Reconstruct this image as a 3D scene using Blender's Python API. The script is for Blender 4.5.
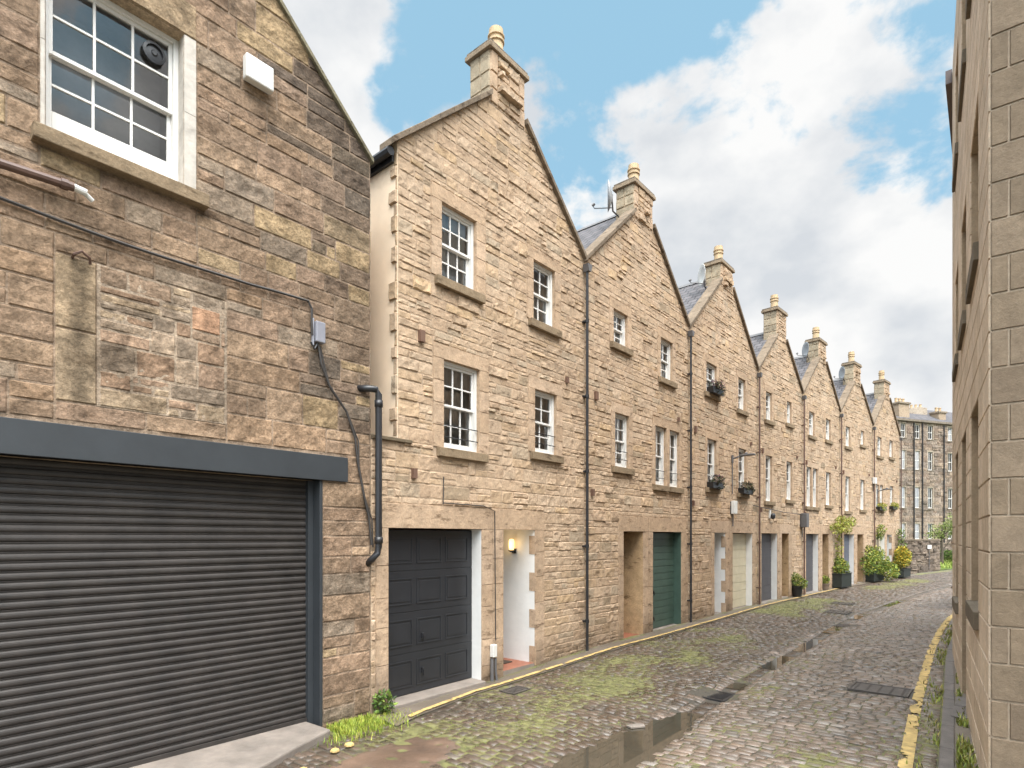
import bpy, math, random
from mathutils import Vector, noise as mnoise
R = math.radians
rng = random.Random(7)
scene = bpy.context.scene
for o in list(bpy.data.objects):
    bpy.data.objects.remove(o)
COL = scene.collection

# ------------------------------------------------------------------ camera
cam = bpy.data.cameras.new("camera")
cam.sensor_width = 36.0
cam.lens = 590 / 1024 * 36.0
cam.shift_y = (537 - 384) / 1024
cam.clip_start = 0.05
cam.clip_end = 2000
camo = bpy.data.objects.new("camera", cam)
COL.objects.link(camo)
camo.location = (0, 0, 2.1)
camo.rotation_euler = (R(90), 0, 0)
scene.camera = camo

# ------------------------------------------------------------------ sky, sun, exposure
SUN_EL, SUN_AZ = 62, 165          # azimuth clockwise from +Y
world = bpy.data.worlds.new("World")
scene.world = world
world.use_nodes = True
wn = world.node_tree
wn.nodes.clear()
def W(t, **k):
    n = wn.nodes.new(t)
    for a, b in k.items():
        setattr(n, a, b)
    return n
wl = wn.links.new
out = W('ShaderNodeOutputWorld')
bg = W('ShaderNodeBackground')
bg.inputs[1].default_value = 0.1
wl(bg.outputs[0], out.inputs[0])
sky = W('ShaderNodeTexSky', sky_type='NISHITA')
sky.sun_disc = False
sky.sun_elevation = R(SUN_EL)
sky.sun_rotation = R(SUN_AZ)
sky.air_density = 1.0
sky.dust_density = 1.2
sky.ozone_density = 1.6
tc = W('ShaderNodeTexCoord')
def wmath(op, a, b=None, c=None, clamp=False):
    n = W('ShaderNodeMath', operation=op)
    n.use_clamp = clamp
    for i, v in enumerate((a, b, c)):
        if v is None:
            continue
        if isinstance(v, (int, float)):
            n.inputs[i].default_value = v
        else:
            wl(v, n.inputs[i])
    return n.outputs[0]
def wdir(px, py):
    return Vector(((px - 512) / 590, 1, (537 - py) / 590)).normalized()
def spot(px, py, radius):          # 1 near that direction of the sky, 0 away from it
    d = wdir(px, py)
    n = W('ShaderNodeVectorMath', operation='DISTANCE')
    wl(tc.outputs['Generated'], n.inputs[0])
    n.inputs[1].default_value = d
    q = wmath('DIVIDE', n.outputs['Value'], radius)
    return wmath('SUBTRACT', 1.0, q, clamp=True)
mp = W('ShaderNodeMapping')
mp.inputs['Scale'].default_value = (1.0, 1.0, 1.5)
mp.inputs['Location'].default_value = (0.35, 1.2, 0.0)
wl(tc.outputs['Generated'], mp.inputs[0])
n1 = W('ShaderNodeTexNoise')
n1.inputs['Scale'].default_value = 6.5
n1.inputs['Detail'].default_value = 11
n1.inputs['Roughness'].default_value = 0.56
n1.inputs['Distortion'].default_value = 0.15
wl(mp.outputs[0], n1.inputs['Vector'])
sep = W('ShaderNodeSeparateXYZ')
wl(tc.outputs['Generated'], sep.inputs[0])
val = n1.outputs[0]
for px, py, rad, amt in [(590, 30, 0.34, -0.24), (440, 20, 0.16, -0.12), (400, 105, 0.07, -0.14), (560, 190, 0.12, -0.10), (735, 150, 0.10, -0.18),
                         (700, 20, 0.12, -0.12), (930, 20, 0.13, -0.2), (880, 165, 0.12, -0.2), (790, 110, 0.05, -0.08),
                         (330, 60, 0.24, 0.20), (420, 70, 0.07, 0.10), (528, 92, 0.10, 0.24), (640, 110, 0.14, 0.10), (800, 50, 0.20, 0.16),
                         (660, 190, 0.16, 0.12), (740, 260, 0.30, 0.16), (860, 330, 0.40, 0.20), (900, 95, 0.10, 0.10)]:
    val = wmath('MULTIPLY_ADD', spot(px, py, rad), amt, val)
cov = W('ShaderNodeMapRange', interpolation_type='SMOOTHSTEP')
cov.inputs[1].default_value = 0.40
cov.inputs[2].default_value = 0.53
wl(val, cov.inputs[0])
n2 = W('ShaderNodeTexNoise')
n2.inputs['Scale'].default_value = 5.0
n2.inputs['Detail'].default_value = 7
wl(mp.outputs[0], n2.inputs['Vector'])
cr = W('ShaderNodeValToRGB')
cr.color_ramp.elements[0].position = 0.38
cr.color_ramp.elements[0].color = (2.55, 2.68, 2.84, 1)
cr.color_ramp.elements[1].position = 0.58
cr.color_ramp.elements[1].color = (3.6, 3.6, 3.58, 1)
wl(n2.outputs[0], cr.inputs[0])
tint = W('ShaderNodeMix', data_type='RGBA')
tint.inputs[0].default_value = 0.85
wl(sky.outputs[0], tint.inputs[6])
tint.inputs[7].default_value = (1.3, 2.3, 2.95, 1)
mx = W('ShaderNodeMix', data_type='RGBA')
wl(cov.outputs[0], mx.inputs[0])
wl(tint.outputs[2], mx.inputs[6])
wl(cr.outputs[0], mx.inputs[7])
# glow added to the unseen sky overhead and behind the camera, lighting the fronts
glowv = Vector((math.sin(R(170)) * math.cos(R(68)), math.cos(R(170)) * math.cos(R(68)), math.sin(R(68))))
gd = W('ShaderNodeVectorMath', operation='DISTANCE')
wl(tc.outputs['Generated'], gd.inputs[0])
gd.inputs[1].default_value = glowv
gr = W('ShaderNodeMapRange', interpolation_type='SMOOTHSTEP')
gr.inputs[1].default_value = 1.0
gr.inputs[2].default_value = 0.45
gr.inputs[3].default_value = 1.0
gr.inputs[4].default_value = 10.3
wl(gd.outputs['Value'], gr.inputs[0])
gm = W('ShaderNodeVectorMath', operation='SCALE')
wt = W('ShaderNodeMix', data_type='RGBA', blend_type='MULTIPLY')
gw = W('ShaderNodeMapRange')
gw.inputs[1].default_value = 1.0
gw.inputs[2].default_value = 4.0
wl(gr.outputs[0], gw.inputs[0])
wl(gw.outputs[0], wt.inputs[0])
wl(mx.outputs[2], wt.inputs[6])
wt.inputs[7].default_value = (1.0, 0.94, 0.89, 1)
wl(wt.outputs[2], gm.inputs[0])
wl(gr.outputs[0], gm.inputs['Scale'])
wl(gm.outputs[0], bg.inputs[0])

sl = bpy.data.lights.new("sun", 'SUN')
sl.energy = 1.2
sl.angle = R(30)
sl.color = (1.0, 0.92, 0.83)
so = bpy.data.objects.new("sun", sl)
COL.objects.link(so)
sdir = Vector((math.sin(R(SUN_AZ)) * math.cos(R(SUN_EL)), math.cos(R(SUN_AZ)) * math.cos(R(SUN_EL)), math.sin(R(SUN_EL))))
so.rotation_euler = sdir.to_track_quat('Z', 'Y').to_euler()
so.location = (0, 0, 40)

vs = scene.view_settings
vs.view_transform = 'Standard'
vs.look = 'None'
vs.exposure = 1.44
vs.gamma = 1
vs.use_curve_mapping = False

# ------------------------------------------------------------------ materials
def new_mat(name):
    m = bpy.data.materials.new(name)
    m.use_nodes = True
    nt = m.node_tree
    nt.nodes.clear()
    o = nt.nodes.new('ShaderNodeOutputMaterial')
    b = nt.nodes.new('ShaderNodeBsdfPrincipled')
    nt.links.new(b.outputs[0], o.inputs[0])
    return m, nt, b
def nnoise(nt, vec, scale, detail=4, rough=0.6):
    n = nt.nodes.new('ShaderNodeTexNoise')
    n.inputs['Scale'].default_value = scale
    n.inputs['Detail'].default_value = detail
    n.inputs['Roughness'].default_value = rough
    nt.links.new(vec, n.inputs['Vector'])
    return n.outputs[0]
def nmap(nt, v, a, b, c, d):
    n = nt.nodes.new('ShaderNodeMapRange')
    for i, q in enumerate((a, b, c, d)):
        n.inputs[1 + i].default_value = q
    nt.links.new(v, n.inputs[0])
    return n.outputs[0]
def nmul(nt, col, fac):
    n = nt.nodes.new('ShaderNodeMix')
    n.data_type = 'RGBA'
    n.blend_type = 'MULTIPLY'
    n.inputs[0].default_value = 1
    nt.links.new(col, n.inputs[6])
    nt.links.new(fac, n.inputs[7])
    return n.outputs[2]
def nmix(nt, f, a, b):
    n = nt.nodes.new('ShaderNodeMix')
    n.data_type = 'RGBA'
    if isinstance(f, float):
        n.inputs[0].default_value = f
    else:
        nt.links.new(f, n.inputs[0])
    for i, v in ((6, a), (7, b)):
        if isinstance(v, tuple):
            n.inputs[i].default_value = (*v, 1)
        else:
            nt.links.new(v, n.inputs[i])
    return n.outputs[2]
def nm(nt, op, a, b):
    n = nt.nodes.new('ShaderNodeMath')
    n.operation = op
    for i, v in enumerate((a, b)):
        if isinstance(v, (int, float)):
            n.inputs[i].default_value = v
        else:
            nt.links.new(v, n.inputs[i])
    return n.outputs[0]
def bump(nt, b, h, strength, dist):
    n = nt.nodes.new('ShaderNodeBump')
    n.inputs['Strength'].default_value = strength
    n.inputs['Distance'].default_value = dist
    nt.links.new(h, n.inputs['Height'])
    nt.links.new(n.outputs[0], b.inputs['Normal'])
def plain(name, col, rough=0.6, metal=0.0, var=0.12, vscale=5.0, bs=0.0, bscale=60, spec=0.5, attr=False, emit=None):
    m, nt, b = new_mat(name)
    tcn = nt.nodes.new('ShaderNodeTexCoord').outputs['Object']
    if attr:
        a = nt.nodes.new('ShaderNodeVertexColor')
        a.layer_name = 'Col'
        c = a.outputs[0]
    else:
        a = nt.nodes.new('ShaderNodeRGB')
        a.outputs[0].default_value = (*col, 1)
        c = a.outputs[0]
    f = nmap(nt, nnoise(nt, tcn, vscale, 6, 0.65), 0.3, 0.7, 1 - var, 1 + var)
    nt.links.new(nmul(nt, c, f), b.inputs['Base Color'])
    b.inputs['Roughness'].default_value = rough
    b.inputs['Metallic'].default_value = metal
    b.inputs['Specular IOR Level'].default_value = spec
    if bs:
        bump(nt, b, nnoise(nt, tcn, bscale, 5, 0.7), bs, 0.01)
    if emit:
        b.inputs['Emission Color'].default_value = (*emit[0], 1)
        b.inputs['Emission Strength'].default_value = emit[1]
    return m
def stone_mat(name, grain=0.28, blotch=0.22, bs=0.6, bscale=45, bigv=0.10, stain=0.0, sthr=0.62, sscale=(3.2, 3.2, 9.0)):
    m, nt, b = new_mat(name)
    tcn = nt.nodes.new('ShaderNodeTexCoord').outputs['Object']
    a = nt.nodes.new('ShaderNodeVertexColor')
    a.layer_name = 'Col'
    fine = nnoise(nt, tcn, 38, 6, 0.75)
    mid = nnoise(nt, tcn, 7, 5, 0.6)
    big = nnoise(nt, tcn, 0.9, 4, 0.55)
    c = nmul(nt, a.outputs[0], nmap(nt, fine, 0.3, 0.7, 1 - grain, 1 + grain))
    c = nmul(nt, c, nmap(nt, mid, 0.3, 0.7, 1 - blotch, 1 + blotch))
    c = nmul(nt, c, nmap(nt, big, 0.33, 0.67, 1 - bigv, 1 + bigv * 0.9))
    if stain:                      # weathered hollows and soot, longer than they are high
        mpn = nt.nodes.new('ShaderNodeMapping')
        mpn.inputs['Scale'].default_value = sscale
        nt.links.new(tcn, mpn.inputs[0])
        st = nmap(nt, nnoise(nt, mpn.outputs[0], 1.0, 6, 0.7), sthr - 0.05, sthr + 0.06, 0, stain)
        dk = nmul(nt, c, nmix(nt, 1.0, (1, 1, 1), (0.30, 0.265, 0.23)))
        c = nmix(nt, st, c, dk)
    nt.links.new(c, b.inputs['Base Color'])
    b.inputs['Roughness'].default_value = 0.9
    b.inputs['Specular IOR Level'].default_value = 0.2
    h = nm(nt, 'ADD', nnoise(nt, tcn, bscale, 6, 0.75), nm(nt, 'MULTIPLY', nnoise(nt, tcn, 14, 4, 0.6), 1.5))
    bump(nt, b, h, bs, 0.012)
    return m
def setts_mat(name, rlo=0.24, rhi=0.6):
    m, nt, b = new_mat(name)
    tcn = nt.nodes.new('ShaderNodeTexCoord').outputs['Object']
    a = nt.nodes.new('ShaderNodeVertexColor')
    a.layer_name = 'Col'
    fine = nnoise(nt, tcn, 60, 5, 0.75)
    mid = nnoise(nt, tcn, 9, 4, 0.6)
    big = nnoise(nt, tcn, 1.1, 4, 0.6)
    c = nmul(nt, a.outputs[0], nmap(nt, fine, 0.3, 0.7, 0.7, 1.3))
    c = nmul(nt, c, nmap(nt, big, 0.3, 0.7, 0.8, 1.15))
    mossn = nm(nt, 'ADD', nm(nt, 'MULTIPLY', mid, 0.6), nm(nt, 'MULTIPLY', fine, 0.4))
    thr = nm(nt, 'SUBTRACT', nm(nt, 'ADD', a.outputs[1], mossn), 0.98)
    mf = nt.nodes.new('ShaderNodeMath')
    mf.operation = 'MULTIPLY'
    mf.use_clamp = True
    mf.inputs[1].default_value = 5.0
    nt.links.new(thr, mf.inputs[0])
    mossc = nmix(nt, nmap(nt, mid, 0.35, 0.65, 0, 1), (0.078, 0.076, 0.024), (0.145, 0.137, 0.045))
    c = nmix(nt, mf.outputs[0], c, mossc)
    nt.links.new(c, b.inputs['Base Color'])
    wet = nmap(nt, nm(nt, 'ADD', nm(nt, 'MULTIPLY', big, 0.7), nm(nt, 'MULTIPLY', mid, 0.3)), 0.38, 0.62, rlo, rhi)
    r = nm(nt, 'MAXIMUM', wet, nm(nt, 'MULTIPLY', mf.outputs[0], 0.85))
    nt.links.new(r, b.inputs['Roughness'])
    b.inputs['Specular IOR Level'].default_value = 0.6
    bump(nt, b, nm(nt, 'ADD', fine, mid), 0.35, 0.012)
    return m
def slate_mat(name):
    m, nt, b = new_mat(name)
    tcn = nt.nodes.new('ShaderNodeTexCoord').outputs['UV']
    br = nt.nodes.new('ShaderNodeTexBrick')
    nt.links.new(tcn, br.inputs['Vector'])
    br.inputs['Color1'].default_value = (0.085, 0.083, 0.088, 1)
    br.inputs['Color2'].default_value = (0.125, 0.115, 0.118, 1)
    br.inputs['Mortar'].default_value = (0.03, 0.03, 0.032, 1)
    br.inputs['Scale'].default_value = 1
    br.inputs['Brick Width'].default_value = 0.26
    br.inputs['Row Height'].default_value = 0.19
    br.inputs['Mortar Size'].default_value = 0.012
    ob = nt.nodes.new('ShaderNodeTexCoord').outputs['Object']
    c = nmul(nt, br.outputs[0], nmap(nt, nnoise(nt, ob, 3, 6, 0.7), 0.3, 0.7, 0.75, 1.3))
    nt.links.new(c, b.inputs['Base Color'])
    b.inputs['Roughness'].default_value = 0.8
    b.inputs['Specular IOR Level'].default_value = 0.15
    bump(nt, b, br.outputs[1], -0.6, 0.02)
    return m
def glass_mat(name, tint=0.92, ior=2.2):
    m = bpy.data.materials.new(name)
    m.use_nodes = True
    nt = m.node_tree
    nt.nodes.clear()
    o = nt.nodes.new('ShaderNodeOutputMaterial')
    mix = nt.nodes.new('ShaderNodeMixShader')
    tr = nt.nodes.new('ShaderNodeBsdfTransparent')
    tr.inputs[0].default_value = (tint, tint * 1.02, tint * 1.03, 1)
    gl = nt.nodes.new('ShaderNodeBsdfGlossy')
    gl.inputs['Roughness'].default_value = 0.015
    fr = nt.nodes.new('ShaderNodeFresnel')
    fr.inputs[0].default_value = ior
    tcn = nt.nodes.new('ShaderNodeTexCoord').outputs['Object']
    bn = nt.nodes.new('ShaderNodeBump')
    bn.inputs['Strength'].default_value = 0.08
    bn.inputs['Distance'].default_value = 0.02
    nt.links.new(nnoise(nt, tcn, 3, 2), bn.inputs['Height'])
    nt.links.new(bn.outputs[0], gl.inputs['Normal'])
    nt.links.new(fr.outputs[0], mix.inputs[0])
    nt.links.new(tr.outputs[0], mix.inputs[1])
    nt.links.new(gl.outputs[0], mix.inputs[2])
    nt.links.new(mix.outputs[0], o.inputs[0])
    return m
M = {}
M['stone'] = stone_mat('buff_sandstone', 0.22, 0.18, stain=0.8, sthr=0.60)
M['oldstone'] = stone_mat('weathered_sandstone', 0.42, 0.42, 1.0, 40, 0.24, stain=0.6, sthr=0.57, sscale=(1.6, 1.6, 3.4))
M['ashlar'] = stone_mat('cast_ashlar', 0.16, 0.12, 0.4, 70, 0.13, stain=0.35, sthr=0.62, sscale=(2, 2, 1.2))
M['setts'] = setts_mat('wet_setts', 0.2, 0.45)
M['roadbed'] = setts_mat('joint_earth', 0.5, 0.8)
M['slate'] = slate_mat('roof_slate')
M['glass'] = glass_mat('window_glass')
M['dullglass'] = glass_mat('dull_window_glass', 0.8, 1.55)
M['white'] = plain('white_paint', (0.64, 0.62, 0.585), 0.45, var=0.05, bs=0.1, bscale=20)
M['whitewall'] = plain('white_masonry_paint', (0.68, 0.665, 0.64), 0.7, var=0.08, vscale=2.5, bs=0.3, bscale=18)
M['oldwhite'] = plain('worn_white_paint', (0.43, 0.39, 0.34), 0.7, var=0.22, vscale=7, bs=0.4, bscale=30)
M['cream'] = plain('cream_render', (0.80, 0.63, 0.46), 0.85, var=0.07, vscale=2, bs=0.3, bscale=80)
M['iron'] = plain('black_pipe_paint', (0.018, 0.018, 0.02), 0.4, var=0.2)
M['brownpipe'] = plain('brown_pipe_paint', (0.10, 0.055, 0.04), 0.5, var=0.25, vscale=12)
M['steel'] = plain('blue_grey_steel_paint', (0.026, 0.030, 0.034), 0.55, var=0.14, vscale=3, bs=0.08, bscale=30)
M['shutter'] = plain('shutter_bronze_paint', (0.028, 0.023, 0.020), 0.6, var=0.35, vscale=4, bs=0.1, bscale=40)
M['gdark'] = plain('charcoal_garage_paint', (0.020, 0.021, 0.024), 0.38, var=0.15, vscale=4, bs=0.06, bscale=150)
M['ggreen'] = plain('green_garage_paint', (0.05, 0.085, 0.066), 0.45, var=0.18, vscale=4)
M['gcream'] = plain('cream_garage_paint', (0.52, 0.46, 0.33), 0.5, var=0.1, vscale=4)
M['ggrey'] = plain('grey_garage_paint', (0.065, 0.063, 0.07), 0.45, var=0.15, vscale=4)
M['gblue'] = plain('pale_blue_garage_paint', (0.09, 0.10, 0.125), 0.45, var=0.15, vscale=4)
M['darkroom'] = plain('dim_room_surface', (0.5, 0.47, 0.45), 0.9)
M['curtain'] = plain('white_curtain_cloth', (0.82, 0.81, 0.79), 0.9, var=0.1, vscale=14)
M['greyblind'] = plain('grey_blind_cloth', (0.42, 0.39, 0.34), 0.9, var=0.2, vscale=6)
M['clay'] = plain('buff_clay', (0.46, 0.33, 0.19), 0.75, var=0.2, vscale=9)
M['concrete'] = plain('concrete', (0.19, 0.16, 0.135), 0.8, var=0.28, vscale=3.5, bs=0.5, bscale=45)
M['kerb'] = plain('granite_kerb', (0.115, 0.10, 0.09), 0.55, var=0.3, vscale=6, bs=0.5, bscale=40)
M['tile'] = plain('red_quarry_tile', (0.25, 0.095, 0.055), 0.5, var=0.2)
M['mat'] = plain('door_mat_fibre', (0.05, 0.035, 0.025), 0.95)
M['yellow'] = plain('worn_yellow_paint', (0.43, 0.30, 0.115), 0.7, var=0.45, vscale=9, bs=0.4, bscale=40)
M['earth'] = setts_mat('brown_wet_patch', 0.3, 0.6)
M['water'] = plain('puddle_water', (0.05, 0.042, 0.03), 0.02, var=0.1, spec=0.7)
M['leaf'] = plain('leaves', (0, 0, 0), 0.55, var=0.2, vscale=20, attr=True, spec=0.3)
M['bark'] = plain('bark', (0.09, 0.07, 0.05), 0.9, var=0.3, vscale=15)
M['grey_plastic'] = plain('grey_plastic', (0.22, 0.22, 0.25), 0.5, var=0.1)
M['white_plastic'] = plain('white_plastic', (0.60, 0.585, 0.55), 0.45, var=0.06)
M['dish'] = plain('grey_dish_metal', (0.30, 0.31, 0.32), 0.5, var=0.1)
M['planter'] = plain('dark_green_timber', (0.016, 0.021, 0.018), 0.6, var=0.25)
M['blackpot'] = plain('black_glazed_pot', (0.015, 0.015, 0.016), 0.35)
M['terracotta'] = plain('weathered_pot', (0.16, 0.12, 0.09), 0.8)
M['lampglow'] = plain('lit_lamp_glass', (0.8, 0.6, 0.3), 0.4, emit=((1.0, 0.62, 0.22), 1.1))
M['lead'] = plain('lead_grey', (0.10, 0.095, 0.095), 0.55, var=0.2)
M['soil'] = plain('soil', (0.04, 0.03, 0.02), 0.95)
M['grassground'] = plain('turf', (0.10, 0.14, 0.03), 0.95, var=0.4, vscale=2, bs=0.6, bscale=30)
M['ground'] = plain('earth_ground', (0.09, 0.085, 0.06), 0.95, var=0.3, vscale=0.6)
M['door'] = plain('dark_door_paint', (0.05, 0.035, 0.03), 0.45)
M['flue'] = plain('vent_brown', (0.13, 0.07, 0.045), 0.7)
M['flower'] = plain('petals', (0, 0, 0), 0.6, attr=True, var=0.1)
M['oldiron'] = plain('rusty_cast_iron', (0.06, 0.05, 0.043), 0.5, var=0.4, vscale=12, bs=0.3, bscale=40)
M['cable'] = plain('cable_sheath', (0.035, 0.03, 0.027), 0.6)
M['soffit'] = plain('dark_brown_fascia_paint', (0.07, 0.045, 0.04), 0.5)

# ------------------------------------------------------------------ mesh builder
class MB:
    def __init__(self):
        self.v = []
        self.f = []
        self.m = []
        self.c = []
        self.uv = None
        self.T = None
    def add(self, vs, fs, col=(1, 1, 1), mat=0, a=0.0):
        b = len(self.v)
        T = self.T
        if T:
            vs = [T(*p) for p in vs]
        self.v.extend(vs)
        if isinstance(col, list):
            self.c.extend(col)
        else:
            self.c.extend([(col[0], col[1], col[2], a)] * len(vs))
        for f in fs:
            self.f.append(tuple(i + b for i in f))
            self.m.append(mat)
    def box(self, x0, x1, y0, y1, z0, z1, col=(1, 1, 1), mat=0):
        self.add([(x0, y0, z0), (x1, y0, z0), (x1, y1, z0), (x0, y1, z0), (x0, y0, z1), (x1, y0, z1), (x1, y1, z1), (x0, y1, z1)],
                 [(0, 3, 2, 1), (4, 5, 6, 7), (0, 1, 5, 4), (1, 2, 6, 5), (2, 3, 7, 6), (3, 0, 4, 7)], col, mat)
    def prism(self, poly, y0, y1, col=(1, 1, 1), mat=0):      # polygon in x, z pushed from y0 to y1
        n = len(poly)
        vs = [(x, y0, z) for x, z in poly] + [(x, y1, z) for x, z in poly]
        fs = [tuple(range(n)), tuple(range(2 * n - 1, n - 1, -1))] + [(i, n + i, n + (i + 1) % n, (i + 1) % n) for i in range(n)]
        self.add(vs, fs, col, mat)
    def slab(self, poly, z0, z1, col=(1, 1, 1), mat=0):       # polygon in x, y
        n = len(poly)
        vs = [(x, y, z0) for x, y in poly] + [(x, y, z1) for x, y in poly]
        fs = [tuple(range(n - 1, -1, -1)), tuple(range(n, 2 * n))] + [(i, (i + 1) % n, n + (i + 1) % n, n + i) for i in range(n)]
        self.add(vs, fs, col, mat)
    def tube(self, pts, r, seg=8, col=(1, 1, 1), mat=0, taper=1.0):
        pts = [Vector(p) for p in pts]
        vs = []
        fs = []
        up = None
        for i, p in enumerate(pts):
            d = (pts[min(i + 1, len(pts) - 1)] - pts[max(i - 1, 0)]).normalized()
            u = d.cross(Vector((0, 0, 1)))
            if u.length < 0.05:
                u = d.cross(Vector((0, 1, 0)))
            u.normalize()
            if up is not None and u.dot(up) < 0:
                u = -u
            up = u
            w = d.cross(u)
            rr = r * (1 + (taper - 1) * i / max(1, len(pts) - 1))
            for k in range(seg):
                a = 2 * math.pi * k / seg
                q = p + u * (rr * math.cos(a)) + w * (rr * math.sin(a))
                vs.append(tuple(q))
        for i in range(len(pts) - 1):
            for k in range(seg):
                a = i * seg + k
                b = i * seg + (k + 1) % seg
                fs.append((a, b, b + seg, a + seg))
        fs.append(tuple(range(seg - 1, -1, -1)))
        fs.append(tuple(range((len(pts) - 1) * seg, len(pts) * seg)))
        self.add(vs, fs, col, mat)
    def lathe(self, prof, seg=14, c=(0, 0, 0), col=(1, 1, 1), mat=0):
        vs = []
        fs = []
        for r, z in prof:
            for k in range(seg):
                a = 2 * math.pi * k / seg
                vs.append((c[0] + r * math.cos(a), c[1] + r * math.sin(a), c[2] + z))
        for i in range(len(prof) - 1):
            for k in range(seg):
                a = i * seg + k
                b = i * seg + (k + 1) % seg
                fs.append((a, b, b + seg, a + seg))
        fs.append(tuple(range(seg - 1, -1, -1)))
        fs.append(tuple(range((len(prof) - 1) * seg, len(prof) * seg)))
        self.add(vs, fs, col, mat)
    def build(self, name, mats, parent=None, smooth=False, bevel=0):
        me = bpy.data.meshes.new(name)
        me.from_pydata(self.v, [], self.f)
        if not isinstance(mats, (list, tuple)):
            mats = [mats]
        for m in mats:
            me.materials.append(m)
        if len(mats) > 1:
            me.polygons.foreach_set('material_index', self.m)
        ca = me.color_attributes.new('Col', 'FLOAT_COLOR', 'POINT')
        ca.data.foreach_set('color', [q for c in self.c for q in c])
        if self.uv:
            u = me.uv_layers.new(name='UVMap')
            for l in me.loops:
                u.data[l.index].uv = self.uv[l.vertex_index]
        if smooth:
            me.polygons.foreach_set('use_smooth', [True] * len(me.polygons))
        me.update()
        o = bpy.data.objects.new(name, me)
        COL.objects.link(o)
        if parent:
            o.parent = parent
        if bevel:
            b = o.modifiers.new('bevel', 'BEVEL')
            b.width = bevel
            b.segments = 2
            b.limit_method = 'ANGLE'
        return o
def tag(o, label=None, cat=None, group=None, kind=None):
    if label:
        o['label'] = label
    if cat:
        o['category'] = cat
    if group:
        o['group'] = group
    if kind:
        o['kind'] = kind
    return o
def thing(name, loc, rz, label, cat, group=None):
    o = bpy.data.objects.new(name, None)
    o.empty_display_size = 0.2
    COL.objects.link(o)
    o.location = loc
    o.rotation_euler = (0, 0, rz)
    return tag(o, label, cat, group)

# ------------------------------------------------------------------ lane geometry: the line of the house fronts
PTS = [(1.3532, 11.0891), (4.3671, 14.6397), (7.6204, 18.3511), (10.4698, 21.3007), (13.5838, 24.4716), (16.7089, 27.3460), (19.93, 30.35)]
D0 = (math.sin(R(40.2)), math.cos(R(40.2)))
POLY = [(PTS[0][0] - 30 * D0[0], PTS[0][1] - 30 * D0[1])] + PTS
for k in range(4):
    a = R(49 + 2 * k)
    POLY.append((POLY[-1][0] + 5 * math.sin(a), POLY[-1][1] + 5 * math.cos(a)))
SS = [-30.0]
for i in range(1, len(POLY)):
    SS.append(SS[-1] + math.dist(POLY[i - 1], POLY[i]))
SOFF = SS[1]
SS = [q - SOFF for q in SS]
def heading(i):
    a, b = POLY[i], POLY[i + 1]
    return math.atan2(b[0] - a[0], b[1] - a[1])
HEAD = [heading(i) for i in range(len(POLY) - 1)]
def lane(s, n):                       # metres along the house fronts, metres out into the lane
    i = 0
    while i < len(SS) - 2 and s > SS[i + 1]:
        i += 1
    L = SS[i + 1] - SS[i]
    t = (s - SS[i]) / L
    x = POLY[i][0] + t * (POLY[i + 1][0] - POLY[i][0])
    y = POLY[i][1] + t * (POLY[i + 1][1] - POLY[i][1])
    h = HEAD[i]
    if i > 0 and t < 0.5 and L < 20:
        h = HEAD[i] * (0.5 + t) + HEAD[i - 1] * (0.5 - t)
    elif i < len(HEAD) - 1 and (t > 0.5 or i == 0):
        tt = t if L < 20 else max(0.5, 1 - (SS[i + 1] - s) / 5)
        h = HEAD[i] * (1.5 - tt) + HEAD[i + 1] * (tt - 0.5)
    return x + n * math.cos(h), y - n * math.sin(h)
def sst(a, b, x):
    t = min(1, max(0, (x - a) / (b - a)))
    return t * t * (3 - 2 * t)
def chan(s):
    return 3.0 - 0.15 * sst(2, 8, s)
def lane_z(s, n):
    z = -0.13 + 0.10 * sst(-3.2, 1.0, s) + 0.03 * sst(3, 11, s) + 0.05 * sst(12, 24, s)
    q = n - chan(s)
    z -= 0.05 * math.exp(-(q / 0.2) ** 2) + 0.035 * math.exp(-(q / 1.1) ** 2)
    z -= 0.028 * math.exp(-((s + 3.9) / 1.3) ** 2 - ((n - 2.85) / 0.45) ** 2)
    z += 0.012 * mnoise.noise(Vector((s * 0.5, n * 0.8, 3.1)))
    return z
def rz_of(h):
    return math.pi / 2 - h

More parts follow.
